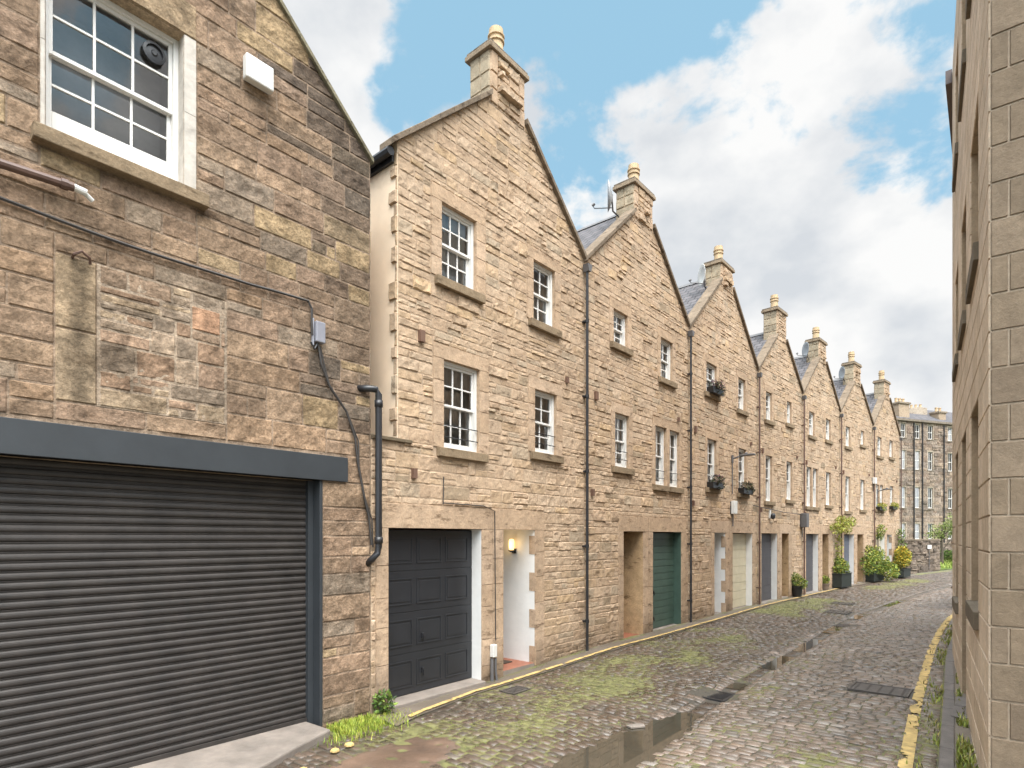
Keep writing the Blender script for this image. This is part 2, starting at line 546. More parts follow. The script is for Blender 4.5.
# ------------------------------------------------------------------ masonry
def jit(c, k):
    f = 1 + rng.uniform(-k, k)
    return (c[0] * f, c[1] * f, c[2] * f)
def stone(mb, x0, x1, z0, z1, dep, rough, cell, col, top=None, rim=0.014, seed=0.0, mat=0, colf=None):
    if rough > 0.0105 and rng.random() < 0.2:
        dep *= 3.2
        rough *= 1.3
    g = 0.0025 if rough > 0.004 else 0.0018
    x0 += g
    x1 -= g
    z0 += g
    z1 -= g
    if x1 - x0 < 0.03 or z1 - z0 < 0.02:
        return
    r = min(rim, (x1 - x0) * 0.2, (z1 - z0) * 0.25)
    nx = max(1, round((x1 - x0 - 2 * r) / cell))
    nz = max(1, round((z1 - z0 - 2 * r) / cell))
    xs = [x0] + [x0 + r + (x1 - x0 - 2 * r) * i / nx for i in range(nx + 1)] + [x1]
    zs = [z0] + [z0 + r + (z1 - z0 - 2 * r) * i / nz for i in range(nz + 1)] + [z1]
    ax, az = len(xs), len(zs)
    tz = rng.uniform(-0.35, 0.35) * rough
    tx = rng.uniform(-0.25, 0.25) * rough
    vs = []
    cs = []
    for j, z in enumerate(zs):
        for i, x in enumerate(xs):
            edge = i in (0, ax - 1) or j in (0, az - 1)
            if edge:
                y = 0.004
                px, pz = x, z
            else:
                n = mnoise.noise(Vector((x * 9 + seed, z * 13, seed * 1.7))) + 0.6 * mnoise.noise(Vector((x * 25 + seed, z * 31, seed)))
                y = -(dep + rough * n + tz * (j / (az - 1) - 0.5) * 2 + tx * (i / (ax - 1) - 0.5) * 2)
                y = min(y, -0.003)
                jj = 0.012 if rough > 0.01 else 0.0
                px = x + rng.uniform(-jj, jj) * min(1, cell / 0.07)
                pz = z + rng.uniform(-jj, jj) * 0.6 * min(1, cell / 0.07)
            if top:
                pz = min(pz, top(px))
            vs.append((px, y, pz))
            k_ = colf(px, pz) if colf else 1.0
            cs.append((*jit(tuple(q * k_ for q in col), 0.06), 1))
    fs = [(j * ax + i, j * ax + i + 1, (j + 1) * ax + i + 1, (j + 1) * ax + i) for j in range(az - 1) for i in range(ax - 1)]
    mb.add(vs, fs, cs, mat)
def masonry(mb, x0, x1, z0, z1, holes, ch, sl, dep, rough, cell, palette, top=None, split=0.25, colf=None):
    z = z0
    while z < z1 - 0.02:
        h = rng.uniform(*ch)
        if z + h > z1 - ch[0] * 0.6:
            h = z1 - z
        za, zb = z, z + h
        cuts = {x0, x1}
        for hx0, hx1, hz0, hz1 in holes:
            if hz0 < zb - 1e-4 and hz1 > za + 1e-4:
                for q in (hx0, hx1):
                    if x0 < q < x1:
                        cuts.add(q)
        cuts = sorted(cuts)
        runs = []
        for a, b in zip(cuts, cuts[1:]):
            m = (a + b) / 2
            iv = [(za, zb)]
            for hx0, hx1, hz0, hz1 in holes:
                if hx0 - 1e-6 < m < hx1 + 1e-6:
                    nv = []
                    for p, q in iv:
                        if hz1 <= p or hz0 >= q:
                            nv.append((p, q))
                        else:
                            if hz0 > p:
                                nv.append((p, hz0))
                            if hz1 < q:
                                nv.append((hz1, q))
                    iv = nv
            for p, q in iv:
                if q - p < 0.02:
                    continue
                if runs and abs(runs[-1][1] - a) < 1e-5 and runs[-1][2:] == (p, q):
                    runs[-1] = (runs[-1][0], b, p, q)
                else:
                    runs.append((a, b, p, q))
        for a, b, p, q in runs:
            x = a
            while x < b - 0.01:
                w = rng.uniform(*sl) * (0.7 + 0.6 * rng.random())
                if b - x - w < sl[0] * 0.7:
                    w = b - x
                if top is None or max(top(x), top(x + w), top(x + w / 2)) > p + 0.03:
                    tp = top
                    if top is not None and min(top(x), top(x + w)) > q:
                        tp = None
                    c = palette(x + w / 2, (p + q) / 2)
                    sd = rng.uniform(0, 90)
                    if rng.random() < split and q - p > ch[0] * 1.15:
                        mz = p + (q - p) * rng.uniform(0.4, 0.6)
                        if rng.random() < 0.5:
                            mx_ = x + w * rng.uniform(0.35, 0.65)
                            stone(mb, x, mx_, p, mz, dep * rng.uniform(.6, 1.2), rough, cell, c, tp, seed=sd, colf=colf)
                            stone(mb, mx_, x + w, p, mz, dep * rng.uniform(.6, 1.2), rough, cell, palette(x, p), tp, seed=sd + 3, colf=colf)
                        else:
                            stone(mb, x, x + w, p, mz, dep * rng.uniform(.6, 1.2), rough, cell, c, tp, seed=sd, colf=colf)
                        stone(mb, x, x + w, mz, q, dep * rng.uniform(.6, 1.2), rough, cell, palette(x + 1, q), tp, seed=sd + 7, colf=colf)
                    else:
                        stone(mb, x, x + w, p, q, dep * rng.uniform(.6, 1.3), rough, cell, c, tp, seed=sd, colf=colf)
                x += w
        z += h
def sheet(mb, x0, x1, z0, z1, holes, col, mat=0, y=0.0):
    xs = sorted({x0, x1, *[q for h in holes for q in h[:2] if x0 < q < x1]})
    zs = sorted({z0, z1, *[q for h in holes for q in h[2:4] if z0 < q < z1]})
    for a, b in zip(xs, xs[1:]):
        for c, d in zip(zs, zs[1:]):
            mx_, mz = (a + b) / 2, (c + d) / 2
            if any(h[0] < mx_ < h[1] and h[2] < mz < h[3] for h in holes):
                continue
            mb.add([(a, y, c), (b, y, c), (b, y, d), (a, y, d)], [(0, 1, 2, 3)], col, mat)
def reveal(mb, h, depth, col, mat=0, bottom=True, mats=None):
    x0, x1, z0, z1 = h
    ml, mr, mt = mats or (mat, mat, mat)
    mb.add([(x0, 0, z0), (x0, 0, z1), (x0, depth, z1), (x0, depth, z0)], [(0, 1, 2, 3)], col, ml)
    mb.add([(x1, 0, z0), (x1, depth, z0), (x1, depth, z1), (x1, 0, z1)], [(0, 1, 2, 3)], col, mr)
    mb.add([(x0, 0, z1), (x1, 0, z1), (x1, depth, z1), (x0, depth, z1)], [(0, 1, 2, 3)], col, mt)
    if bottom:
        mb.add([(x0, 0, z0), (x0, depth, z0), (x1, depth, z0), (x1, 0, z0)], [(0, 1, 2, 3)], col, mat)

BUFF = [(0.409, 0.297, 0.201), (0.423, 0.309, 0.211), (0.4, 0.288, 0.193), (0.391, 0.279, 0.187), (0.427, 0.316, 0.219), (0.405, 0.289, 0.186)]
DRESS = [(0.401, 0.287, 0.193), (0.414, 0.3, 0.207), (0.392, 0.278, 0.184)]
def buff(x, z):
    q = rng.random()
    if q < 0.025:
        c = (0.30, 0.225, 0.15)
    elif q < 0.05:
        c = (0.44, 0.31, 0.19)
    elif q < 0.10:
        c = (0.37, 0.285, 0.20)
    else:
        c = rng.choice(BUFF)
    return jit(c, 0.06)
def damp(x, z):                       # splash and damp at the foot of the fronts
    q = z + 0.10 * mnoise.noise(Vector((x * 1.8, 3.0, 1.0))) + 0.05 * mnoise.noise(Vector((x * 7, z * 7, 1.0)))
    return 1.0 if q > 0.5 else 0.42 + 0.58 * max(0.0, min(1.0, (q + 0.08) / 0.58)) ** 0.8
def dress():
    return jit(rng.choice(DRESS), 0.05)
MORTAR = (0.385, 0.285, 0.198)

def curtain(parent, x0, x1, z0, z1, y, mat='curtain'):
    mb = MB()
    n = max(6, int((x1 - x0) / 0.03))
    vs = []
    for i in range(n + 1):
        x = x0 + (x1 - x0) * i / n
        yy = y + 0.018 * math.sin(i * 1.9) + 0.006 * math.sin(i * 4.1)
        vs += [(x, yy, z0), (x, yy, z1)]
    mb.add(vs, [(2 * i, 2 * i + 2, 2 * i + 3, 2 * i + 1) for i in range(n)])
    mb.build('curtain', M[mat], parent, smooth=True)
def sash(parent, x0, x1, z0, z1, cols=2, rup=2, rlo=2, y=0.10, bars=True, drape=0, sillw=0.14, sill_l=None, sill_r=None, mid=0.5, roomcol='darkroom', bottom=0.07, sillmat='stone', sillh=0.13, glass='glass'):
    mb = MB()
    fw = 0.045
    yy = y
    mb.box(x0, x0 + fw, yy - 0.03, yy + 0.07, z0, z1)
    mb.box(x1 - fw, x1, yy - 0.03, yy + 0.07, z0, z1)
    mb.box(x0 + fw, x1 - fw, yy - 0.03, yy + 0.07, z1 - fw, z1)
    mb.box(x0 + fw, x1 - fw, yy - 0.04, yy + 0.07, z0, z0 + 0.035)
    zm = z0 + (z1 - z0) * mid
    X0, X1 = x0 + fw, x1 - fw
    sw = 0.035
    pn = MB()
    for (a, b, yo, rows, bot) in ((zm - 0.012, z1 - fw, 0.0, rup, 0.035), (z0 + 0.035, zm + 0.022, 0.04, rlo, bottom)):
        ya, yb = yy + yo, yy + yo + 0.036
        mb.box(X0, X0 + sw, ya, yb, a, b)
        mb.box(X1 - sw, X1, ya, yb, a, b)
        mb.box(X0 + sw, X1 - sw, ya, yb, a, a + bot)
        mb.box(X0 + sw, X1 - sw, ya, yb, b - 0.035, b)
        bw = 0.011
        gx0, gx1, gz0, gz1 = X0 + sw, X1 - sw, a + bot, b - 0.035
        for c in range(1, cols):
            x = gx0 + (gx1 - gx0) * c / cols
            mb.box(x - bw, x + bw, ya + 0.006, yb - 0.006, gz0, gz1)
        for r_ in range(1, rows):
            z = gz0 + (gz1 - gz0) * r_ / rows
            for c in range(cols):
                xa = gx0 + (gx1 - gx0) * c / cols + (bw if c else 0)
                xb = gx0 + (gx1 - gx0) * (c + 1) / cols - (bw if c < cols - 1 else 0)
                mb.box(xa, xb, ya + 0.007, yb - 0.007, z - bw, z + bw)
        pn.add([(gx0, ya + 0.02, gz0), (gx1, ya + 0.02, gz0), (gx1, ya + 0.02, gz1), (gx0, ya + 0.02, gz1)], [(0, 1, 2, 3)])
    w = mb.build('window', M['white'], parent, bevel=0.003)
    pn.build('pane', M[glass], w)
    rm = MB()
    rm.add([(x0, yy + .071, z0), (x1, yy + .071, z0), (x1, yy + .071, z1), (x0, yy + .071, z1),
            (x0, yy + .45, z0), (x1, yy + .45, z0), (x1, yy + .45, z1), (x0, yy + .45, z1)],
           [(4, 5, 6, 7), (0, 1, 5, 4), (3, 7, 6, 2), (0, 4, 7, 3), (1, 2, 6, 5)])
    rm.build('room_lining', M[roomcol], w)
    if drape == 1:
        curtain(w, x0 + fw, x0 + fw + (x1 - x0) * 0.3, z0 + 0.04, z1 - 0.03, yy + 0.10)
        curtain(w, x1 - fw - (x1 - x0) * 0.3, x1 - fw, z0 + 0.04, z1 - 0.03, yy + 0.10)
    elif drape == 2:
        curtain(w, x0 + fw, x1 - fw, z0 + 0.04, z1 - 0.03, yy + 0.098)
    elif drape == 4:
        curtain(w, x0 + fw, x1 - fw, z0 + 0.04, z1 - 0.03, yy + 0.098, 'greyblind')
    elif drape == 3:
        curtain(w, x0 + fw, x1 - fw, (z0 + z1) / 2, z1 - 0.03, yy + 0.098)
    s = MB()
    sl0 = sill_l if sill_l is not None else x0 - 0.12
    sr0 = sill_r if sill_r is not None else x1 + 0.12
    c = (0.215, 0.158, 0.10)
    s.box(sl0, sr0, -sillw * 0.55, y - 0.031, z0 - sillh, z0 - 0.004, c)
    s.build('sill', M[sillmat], w, bevel=0.008)
    if bars:
        g = MB()
        for q in (0.17, 0.34):
            g.tube([(x0 + 0.004, 0.03, z0 + q), (x1 - 0.004, 0.03, z0 + q)], 0.008, 6)
        g.build('guard_bar', M['iron'], w)
    return w

def garage_panels(parent, x0, x1, z0, z1, y, style, mat):
    mb = MB()
    mb.box(x0, x1, y, y + 0.04, z0, z1)
    if style == 'panel':
        rows, cols = 4, 3
        H = (z1 - z0) / rows
        for r_ in range(rows):
            mb.box(x0 + 0.002, x1 - 0.002, y - 0.006, y, z0 + r_ * H + 0.006, z0 + (r_ + 1) * H - 0.006)
            wv = (x1 - x0 - 0.12) / cols
            for c in range(cols):
                a = x0 + 0.06 + c * wv + 0.04
                b = x0 + 0.06 + (c + 1) * wv - 0.04
                za, zb = z0 + r_ * H + 0.10, z0 + (r_ + 1) * H - 0.10
                t = 0.018
                mb.box(a, b, y - 0.016, y - 0.006, za, za + t)
                mb.box(a, b, y - 0.016, y - 0.006, zb - t, zb)
                mb.box(a, a + t, y - 0.016, y - 0.006, za + t, zb - t)
                mb.box(b - t, b, y - 0.016, y - 0.006, za + t, zb - t)
                mb.box(a + 0.045, b - 0.045, y - 0.013, y - 0.006, za + 0.045, zb - 0.045)
    else:
        n = 14 if style == 'board' else 9
        H = (z1 - z0) / n
        for r_ in range(n):
            mb.box(x0 + 0.002, x1 - 0.002, y - 0.014, y, z0 + r_ * H + 0.006, z0 + (r_ + 1) * H - 0.006)
    d = mb.build('garage_door', mat, parent, bevel=0.004)
    for z in ((z0 + 0.78, z0 + 0.30) if style != 'board' else (z0 + 0.85, z0 + 0.25)):
        h = MB()
        x = x0 + (x1 - x0) * (0.42 if style == 'panel' else 0.25)
        h.box(x - 0.02, x + 0.02, y - 0.05, y - 0.014, z - 0.035, z + 0.035)
        h.box(x - 0.008, x + 0.008, y - 0.065, y - 0.05, z - 0.07, z + 0.01)
        h.build('handle', M['iron'], d)
    return d

PITCH = 0.90
EAVE = 7.30
def roof_plane(mb, xa, za, xb, zb, y0, y1, th=0.05):
    L = math.hypot(xb - xa, zb - za)
    b = len(mb.v)
    mb.add([(xa, y0, za), (xb, y0, zb), (xb, y1, zb), (xa, y1, za), (xa, y0, za - th), (xb, y0, zb - th), (xb, y1, zb - th), (xa, y1, za - th)],
           [(0, 1, 2, 3), (7, 6, 5, 4), (0, 4, 5, 1), (1, 5, 6, 2), (2, 6, 7, 3), (3, 7, 4, 0)])
    if mb.uv is None:
        mb.uv = []
    uv = [(y0, 0), (y0, L), (y1, L), (y1, 0)]
    mb.uv += uv + uv

def house(idx, P0, h, Wd, wins, doors, label, cell=0.07, first=False, pipe=True, dark=1.0):
    """P0: foot of the left end of the front, h: heading along the front."""
    t = thing('terraced_house', (P0[0], P0[1], 0), rz_of(h), label, 'house', 'gabled stone mews houses in the row')
    mid = Wd / 2
    apex = EAVE + PITCH * mid
    def top(x):
        return EAVE + PITCH * (mid - abs(x - mid))
    xl = -0.43 if first else 0.0
    zb = -0.30
    holes = []
    open_ = []
    for w in wins:
        holes.append((w['x0'], w['x1'], w['z0'], w['z1']))
    for d in doors:
        open_.append((d['x0'], d['x1'], zb, 2.22))
    if first:
        mh = [(-0.44, 0.0, 3.38, 9)]
    else:
        mh = []
    mb = MB()
    sheet(mb, 0.0 if not first else xl, Wd, zb, EAVE, holes + open_ + mh, MORTAR)
    mb.add([(0, 0, EAVE), (Wd, 0, EAVE), (mid, 0, apex)], [(0, 1, 2)], MORTAR)
    # dressed margins
    mhole = list(mh)
    for w in wins:
        x0, x1, z0, z1 = w['x0'], w['x1'], w['z0'], w['z1']
        ja = w.get('jl', 0.15)
        jb = w.get('jr', 0.15)
        nz = max(2, round((z1 - z0) / 0.3))
        for k in range(nz):
            a, b = z0 + (z1 - z0) * k / nz, z0 + (z1 - z0) * (k + 1) / nz
            if ja:
                stone(mb, x0 - ja, x0 + 0.005, a, b, 0.014, 0.0015, 0.25, dress(), rim=0.004)
            if jb:
                stone(mb, x1 - 0.005, x1 + jb, a, b, 0.014, 0.0015, 0.25, dress(), rim=0.004)
        lh = w.get('lh', 0.2)
        stone(mb, x0 - ja, x1 + jb, z1 - 0.005, z1 + lh, 0.014, 0.0015, 0.25, dress(), rim=0.004)
        mhole.append((x0 - ja, x1 + jb, z0 - 0.13, z1 + lh))
        reveal(mb, (x0, x1, z0, z1), 0.17, jit(DRESS[0], 0.03))
    dx0 = min(d['x0'] for d in doors)
    dx1 = max(d['x1'] for d in doors)
    ml = 0.20 if not first else 0.20
    sl_, sr_ = max(xl, dx0 - ml), min(Wd - 0.04, dx1 + 0.26)
    cuts = sorted([(d['x0'], d['x1']) for d in doors])
    xm = (cuts[0][1] + cuts[1][0]) / 2
    stone(mb, sl_, xm, 2.215, 2.54, 0.016, 0.0015, 0.3, dress(), rim=0.004)
    stone(mb, xm, sr_, 2.215, 2.54, 0.016, 0.0015, 0.3, dress(), rim=0.004)
    for a, b in ((sl_, cuts[0][0]), (cuts[0][1], xm), (xm, cuts[1][0]), (cuts[1][1], sr_)):
        z = zb
        while z < 2.2:
            hh = min(rng.uniform(0.32, 0.5), 2.22 - z)
            if 2.22 - z - hh < 0.15:
                hh = 2.22 - z
            c = dress()
            stone(mb, a, b, z, z + hh, 0.016, 0.0015, 0.12, c, rim=0.004, colf=damp)
            z += hh
    mhole.append((sl_, sr_, zb, 2.54))
    mats = [M['stone'], M['whitewall'], M['tile'], M['concrete'], M['ggreen']]
    for d in doors:
        hz = (d['x0'], d['x1'], zb, 2.22)
        if d['kind'] == 'garage':
            jm = d.get('jamb', 1)
            reveal(mb, hz, 0.24, jit(DRESS[0], 0.03), 0, False, (jm, jm, 0 if jm == 1 else jm))
        else:
            jm = d.get('jamb', 0)
            reveal(mb, hz, 1.35, jit((0.40, 0.27, 0.15), 0.03), 0, False, (jm, jm, jm))
            fl = d.get('floor', 3)
            mb.add([(d['x0'], 0.0, d['zs']), (d['x1'], 0.0, d['zs']), (d['x1'], 1.35, d['zs']), (d['x0'], 1.35, d['zs'])], [(0, 1, 2, 3)], (0.3, 0.3, 0.3), fl)
            mb.add([(d['x0'], 0.0, zb), (d['x1'], 0.0, zb), (d['x1'], 0.0, d['zs']), (d['x0'], 0.0, d['zs'])], [(0, 1, 2, 3)], (0.3, 0.25, 0.2), 3)
            if jm == 1:                       # bare toothed stones at the edge of the painted return
                for k in range(4):
                    z = -0.05 + k * 0.62
                    mb.box(d['x1'] - 0.006, d['x1'] + 0.01, -0.026, 0.11, max(zb, z), min(z + 0.31, 2.2), dress())
    masonry(mb, xl, Wd, zb, apex, mhole, (0.10, 0.22), (0.2, 0.5), 0.006, 0.011, cell, buff, top, split=0.35, colf=damp)
    # plain side and back walls
    y1 = 8.0
    if first:
        mb.add([(xl, 0, zb), (xl, 0, 3.38), (xl, y1, 3.38), (xl, y1, zb)], [(0, 1, 2, 3)], MORTAR)
        mb.add([(xl, 0, 3.38), (0, 0, 3.38), (0, y1, 3.38), (xl, y1, 3.38)], [(0, 1, 2, 3)], (0.12, 0.1, 0.07))
        # band of weathered ledge stones
        stone(mb, xl, 0.22, 3.33, 3.40, 0.05, 0.008, 0.08, (0.13, 0.10, 0.065))
    mb.add([(Wd - 0.01, 0, zb), (Wd - 0.01, y1, zb), (Wd - 0.01, y1, EAVE), (Wd - 0.01, 0, EAVE)], [(0, 1, 2, 3)], MORTAR)
    mb.add([(Wd, y1, zb), (xl, y1, zb), (xl, y1, EAVE), (Wd, y1, EAVE)], [(0, 1, 2, 3)], MORTAR)
    mb.add([(Wd, y1, EAVE), (0, y1, EAVE), (mid, y1, apex)], [(0, 1, 2)], MORTAR)
    mb.build('wall', mats, t)
    if first:
        s = MB()
        s.box(-0.004, 0.02, 0.003, y1, 3.38, EAVE - 0.02, (1, 1, 1), 1)
        qd = s                                  # long and short corner stones breaking into the render
        qd.T = lambda x, y, z: (y, x, z)
        z = 3.42
        k = 0
        while z < 7.1:
            hh = rng.uniform(0.15, 0.26)
            w = (0.14 if k % 2 else 0.07) + rng.uniform(-0.03, 0.03)
            stone(qd, 0.0, w, z, min(z + hh, 7.2), 0.034 if k % 2 else 0.012, 0.009, 0.05, buff(0, 3), seed=k * 3.0)
            z += hh
            k += 1
        qd.build('side_wall', [M['stone'], M['cream']], t)
        g = MB()
        g.tube([(-0.10, 0.02, 7.12), (-0.10, y1, 7.12)], 0.06, 8)
        g.box(-0.05, -0.005, 0.06, y1, 7.02, 7.16)
        g.build('gutter', M['iron'], t)
    r = MB()
    ov = -0.06 if not first else -0.12
    roof_plane(r, ov, EAVE - 0.06 + PITCH * ov, mid, apex - 0.06, 0.16, y1)
    roof_plane(r, Wd, EAVE - 0.065, mid + 0.001, apex - 0.065, 0.16, y1)
    ro = r.build('roof', M['slate'], t)
    rd = MB()
    rd.prism([(mid - 0.1, apex - 0.12), (mid, apex - 0.02), (mid + 0.1, apex - 0.12)], 0.45, y1)
    rd.build('ridge', M['lead'], ro)
    # copings on the gable
    cw = 0.42
    for sg in (-1, 1):
        cb = MB()
        xa = mid + sg * (mid + (0.13 if (first and sg < 0) else 0.02))
        xb = mid + sg * cw
        def ft(x):
            return EAVE + PITCH * (mid - abs(x - mid))
        n = 7
        for k in range(n):
            p = xa + (xb - xa) * k / n
            q = xa + (xb - xa) * (k + 1) / n - (0.004 if sg < 0 else -0.004)
            zp, zq = ft(p), ft(q)
            c = jit((0.17, 0.13, 0.092), 0.12)
            cb.prism([(p, zp - 0.015), (q, zq - 0.015), (q, zq + 0.075), (p, zp + 0.075)], -0.075, 0.22, c)
        cb.build('coping', M['stone'], t, bevel=0.006)
    # chimney
    c = MB()
    c0, c1 = mid - 0.415, mid + 0.415
    zc0 = apex - PITCH * 0.415 - 0.1
    zc1 = 9.62
    dpt = 0.42
    for T, ln, rf in ((lambda x, y, z: (c0 + x, y - 0.0, z), 0.83, 0.012),
                  (lambda x, y, z: (c0 + y, dpt - x, z), dpt, 0.002),
                  (lambda x, y, z: (c1 - y, x, z), dpt, 0.004),
                  (lambda x, y, z: (c1 - x, dpt - y, z), 0.83, 0.004)):
        c.T = T
        c.add([(0, 0, zc0), (ln, 0, zc0), (ln, 0, zc1), (0, 0, zc1)], [(0, 1, 2, 3)], MORTAR)
        if rf > 0.01:
            masonry(c, 0.16, ln - 0.14, zc0, zc1, [], (0.09, 0.16), (0.2, 0.4), 0.03, rf, cell, buff)
            for xa, xb in ((0, 0.16), (ln - 0.14, ln)):
                masonry(c, xa, xb, zc0, zc1, [], (0.2, 0.3), (0.16, 0.17), 0.026, 0.002, 0.2, lambda x, z: dress(), split=0)
        else:
            masonry(c, 0, ln, zc0, zc1, [], (0.2, 0.28), (0.2, 0.3), 0.016, 0.002, 0.2, lambda x, z: jit((0.33, 0.27, 0.19), 0.14), split=0)
    c.T = None
    cho = c.build('chimney', M['stone'], t)
    k = MB()
    k.box(c0 - 0.065, c1 + 0.065, -0.065, dpt + 0.065, zc1, zc1 + 0.075, (0.25, 0.19, 0.13))
    k.box(c0 - 0.045, c1 + 0.045, -0.045, dpt + 0.045, zc1 + 0.075, zc1 + 0.125, (0.15, 0.12, 0.09))
    k.build('chimney_cap', M['stone'], cho, bevel=0.008)
    p = MB()
    p.lathe([(0.125, 0), (0.118, 0.2), (0.112, 0.30), (0.135, 0.31), (0.135, 0.335), (0.118, 0.345), (0.118, 0.385), (0.138, 0.395), (0.138, 0.42), (0.118, 0.43), (0.115, 0.52), (0.09, 0.52), (0.085, 0.4)], 16, (mid - 0.04, dpt / 2, zc1 + 0.12))
    p.build('chimney_pot', M['clay'], cho, smooth=False)
    for w in wins:
        for (a, b) in w.get('lights', [(w['x0'], w['x1'])]):
            sash(t, a, b, w['z0'], w['z1'], w.get('cols', 2), w.get('rows', 2), w.get('rows', 2), 0.085, w.get('bars', False), w.get('drape', 0),
                 sill_l=w['x0'] - 0.13 if a == w['x0'] else a - 0.039, sill_r=w['x1'] + 0.13 if b == w['x1'] else b + 0.04)
        ls = w.get('lights')
        if ls:
            mu = MB()
            mu.box(ls[0][1], ls[1][0], -0.02, 0.17, w['z0'], w['z1'], DRESS[0])
            mu.build('mullion', M['stone'], t, bevel=0.006)
    for d in doors:
        if d['kind'] == 'garage':
            garage_panels(t, d['x0'], d['x1'], d['zs'] + 0.0, 2.20, 0.20, d['style'], M[d['mat']])
            q = MB()
            q.box(d['x0'], d['x1'], -0.10, 0.23, zb, d['zs'] - 0.004)
            q.build('threshold', M['concrete'], t, bevel=0.012)
        else:
            q = MB()
            a, b = d['x0'], d['x1']
            q.box(a, b, 1.30, 1.345, d['zs'], 2.0)
            for px in (a + 0.1, (a + b) / 2 + 0.03):
                for z in (0.15, 1.05):
                    q.box(px, px + (b - a) / 2 - 0.14, 1.285, 1.30, d['zs'] + z, d['zs'] + z + 0.75)
            do = q.build('front_door', M['door'], t, bevel=0.005)
            q = MB()
            q.tube([(a + 0.1, 1.29, 1.0), (a + 0.1, 1.22, 1.0)], 0.025, 8)
            q.build('handle', M['lead'], do)
    if pipe:
        q = MB()
        x = Wd - 0.02
        zt = 7.05
        q.tube([(x, -0.085, -0.12), (x, -0.085, zt)], 0.027, 8)
        for z in (0.5, 1.9, 3.3, 4.7, 6.1):
            q.tube([(x, -0.085, z), (x, -0.085, z + 0.06)], 0.038, 8)
            q.box(x - 0.05, x + 0.05, -0.06, -0.0, z + 0.015, z + 0.045)
        po = q.build('downpipe', M['iron'] if idx < 3 else M['brownpipe'], t)
        q = MB()
        q.prism([(x - 0.04, zt), (x + 0.04, zt), (x + 0.07, zt + 0.13), (x - 0.07, zt + 0.13)], -0.15, -0.03)
        q.build('hopper', M['lead'], po)
    for (x, z, s_) in [(0.38, 4.82, 0.06), (Wd - 0.6, 4.92, 0.04), (0.25, 2.95, 0.05)]:
        v = MB()
        v.box(x - s_ * 0.7, x + s_ * 0.7, -0.06, -0.0, z - s_ * 1.3, z + s_ * 1.3)
        v.build('air_brick', M['flue'], t)
    return t

def win(x0, x1, z0, z1, **k):
    d = dict(x0=x0, x1=x1, z0=z0, z1=z1)
    d.update(k)
    return d
S1 = -4.41
h0 = R(40.2)
P1L = (PTS[0][0] + S1 * D0[0], PTS[0][1] + S1 * D0[1])
gar = lambda a, b, style, mat, zs=0.0, **k: dict(kind='garage', x0=a, x1=b, style=style, mat=mat, zs=zs, **k)
pas = lambda a, b, zs=0.02, **k: dict(kind='passage', x0=a, x1=b, zs=zs, **k)
H1 = house(1, P1L, h0, 4.41,
      [win(0.77, 1.48, 5.75, 6.83, cols=3, jl=0.2, jr=0.2, drape=2, rows=2),
       win(2.86, 3.48, 5.74, 6.77, jl=0.17, jr=0.17, cols=2, drape=2),
       win(0.81, 1.55, 3.36, 4.62, cols=3, jl=0.2, jr=0.2, bars=True, drape=4),
       win(2.90, 3.53, 3.53, 4.60, jl=0.17, jr=0.17, bars=True, cols=2, drape=4)],
      [gar(-0.16, 1.59, 'panel', 'gdark', -0.06, jamb=1), pas(2.09, 2.90, -0.02, jamb=1, floor=2)],
      'nearest gabled stone house with charcoal garage door and lit white entrance passage', 0.05, first=True)
hd = [math.atan2(PTS[i + 1][0] - PTS[i][0], PTS[i + 1][1] - PTS[i][1]) for i in range(6)]
wd = [math.dist(PTS[i], PTS[i + 1]) for i in range(6)]
H2 = house(2, PTS[0], hd[0], wd[0],
      [win(1.06, 1.64, 6.02, 6.72, drape=3), win(3.15, 3.78, 5.75, 6.68, drape=2), win(1.12, 1.70, 3.53, 4.63, bars=True, drape=2),
       win(2.89, 4.15, 3.28, 4.62, lights=[(2.89, 3.44), (3.60, 4.15)], bars=True, drape=2)],
      [pas(1.46, 2.32, -0.03, jamb=0, floor=2), gar(2.76, 4.25, 'board', 'ggreen', -0.02, jamb=4)],
      'stone house with green garage door, second of the row from the camera', 0.065)
H3 = house(3, PTS[1], hd[1], wd[1],
      [win(1.08, 1.78, 5.9, 6.71, drape=2), win(3.34, 3.92, 5.82, 6.76, drape=2), win(1.15, 1.76, 3.4, 4.70, drape=2), win(3.36, 3.98, 3.38, 4.70, drape=3)],
      [pas(1.61, 2.37, 0.0, jamb=1), gar(2.90, 4.50, 'rib', 'gcream', 0.0, jamb=1)],
      'stone house with cream garage door and flower boxes at three windows', 0.08)
H4 = house(4, PTS[2], hd[2], wd[2],
      [win(0.69, 1.22, 5.85, 6.77, drape=2), win(2.55, 3.02, 6.0, 6.77, drape=2), win(0.67, 1.22, 3.25, 4.72, drape=2), win(2.52, 3.08, 3.38, 4.70, drape=1)],
      [gar(0.32, 1.67, 'rib', 'ggrey', 0.03, jamb=1), pas(2.08, 2.74, 0.05, jamb=0)],
      'stone house with dark grey garage door right beside the cream garage', 0.09)
H5 = house(5, PTS[3], hd[3], wd[3],
      [win(0.72, 1.32, 5.87, 6.77, drape=2), win(2.66, 3.26, 5.93, 6.77, drape=2), win(0.45, 1.67, 3.23, 4.69, lights=[(0.45, 1.0), (1.12, 1.67)], drape=2), win(2.66, 3.26, 3.36, 4.67, drape=2)],
      [gar(0.38, 1.75, 'rib', 'ggrey', 0.04, jamb=1), pas(2.22, 2.98, 0.07, jamb=0)],
      'stone house with round black pot plant and climber beside its grey garage', 0.11)
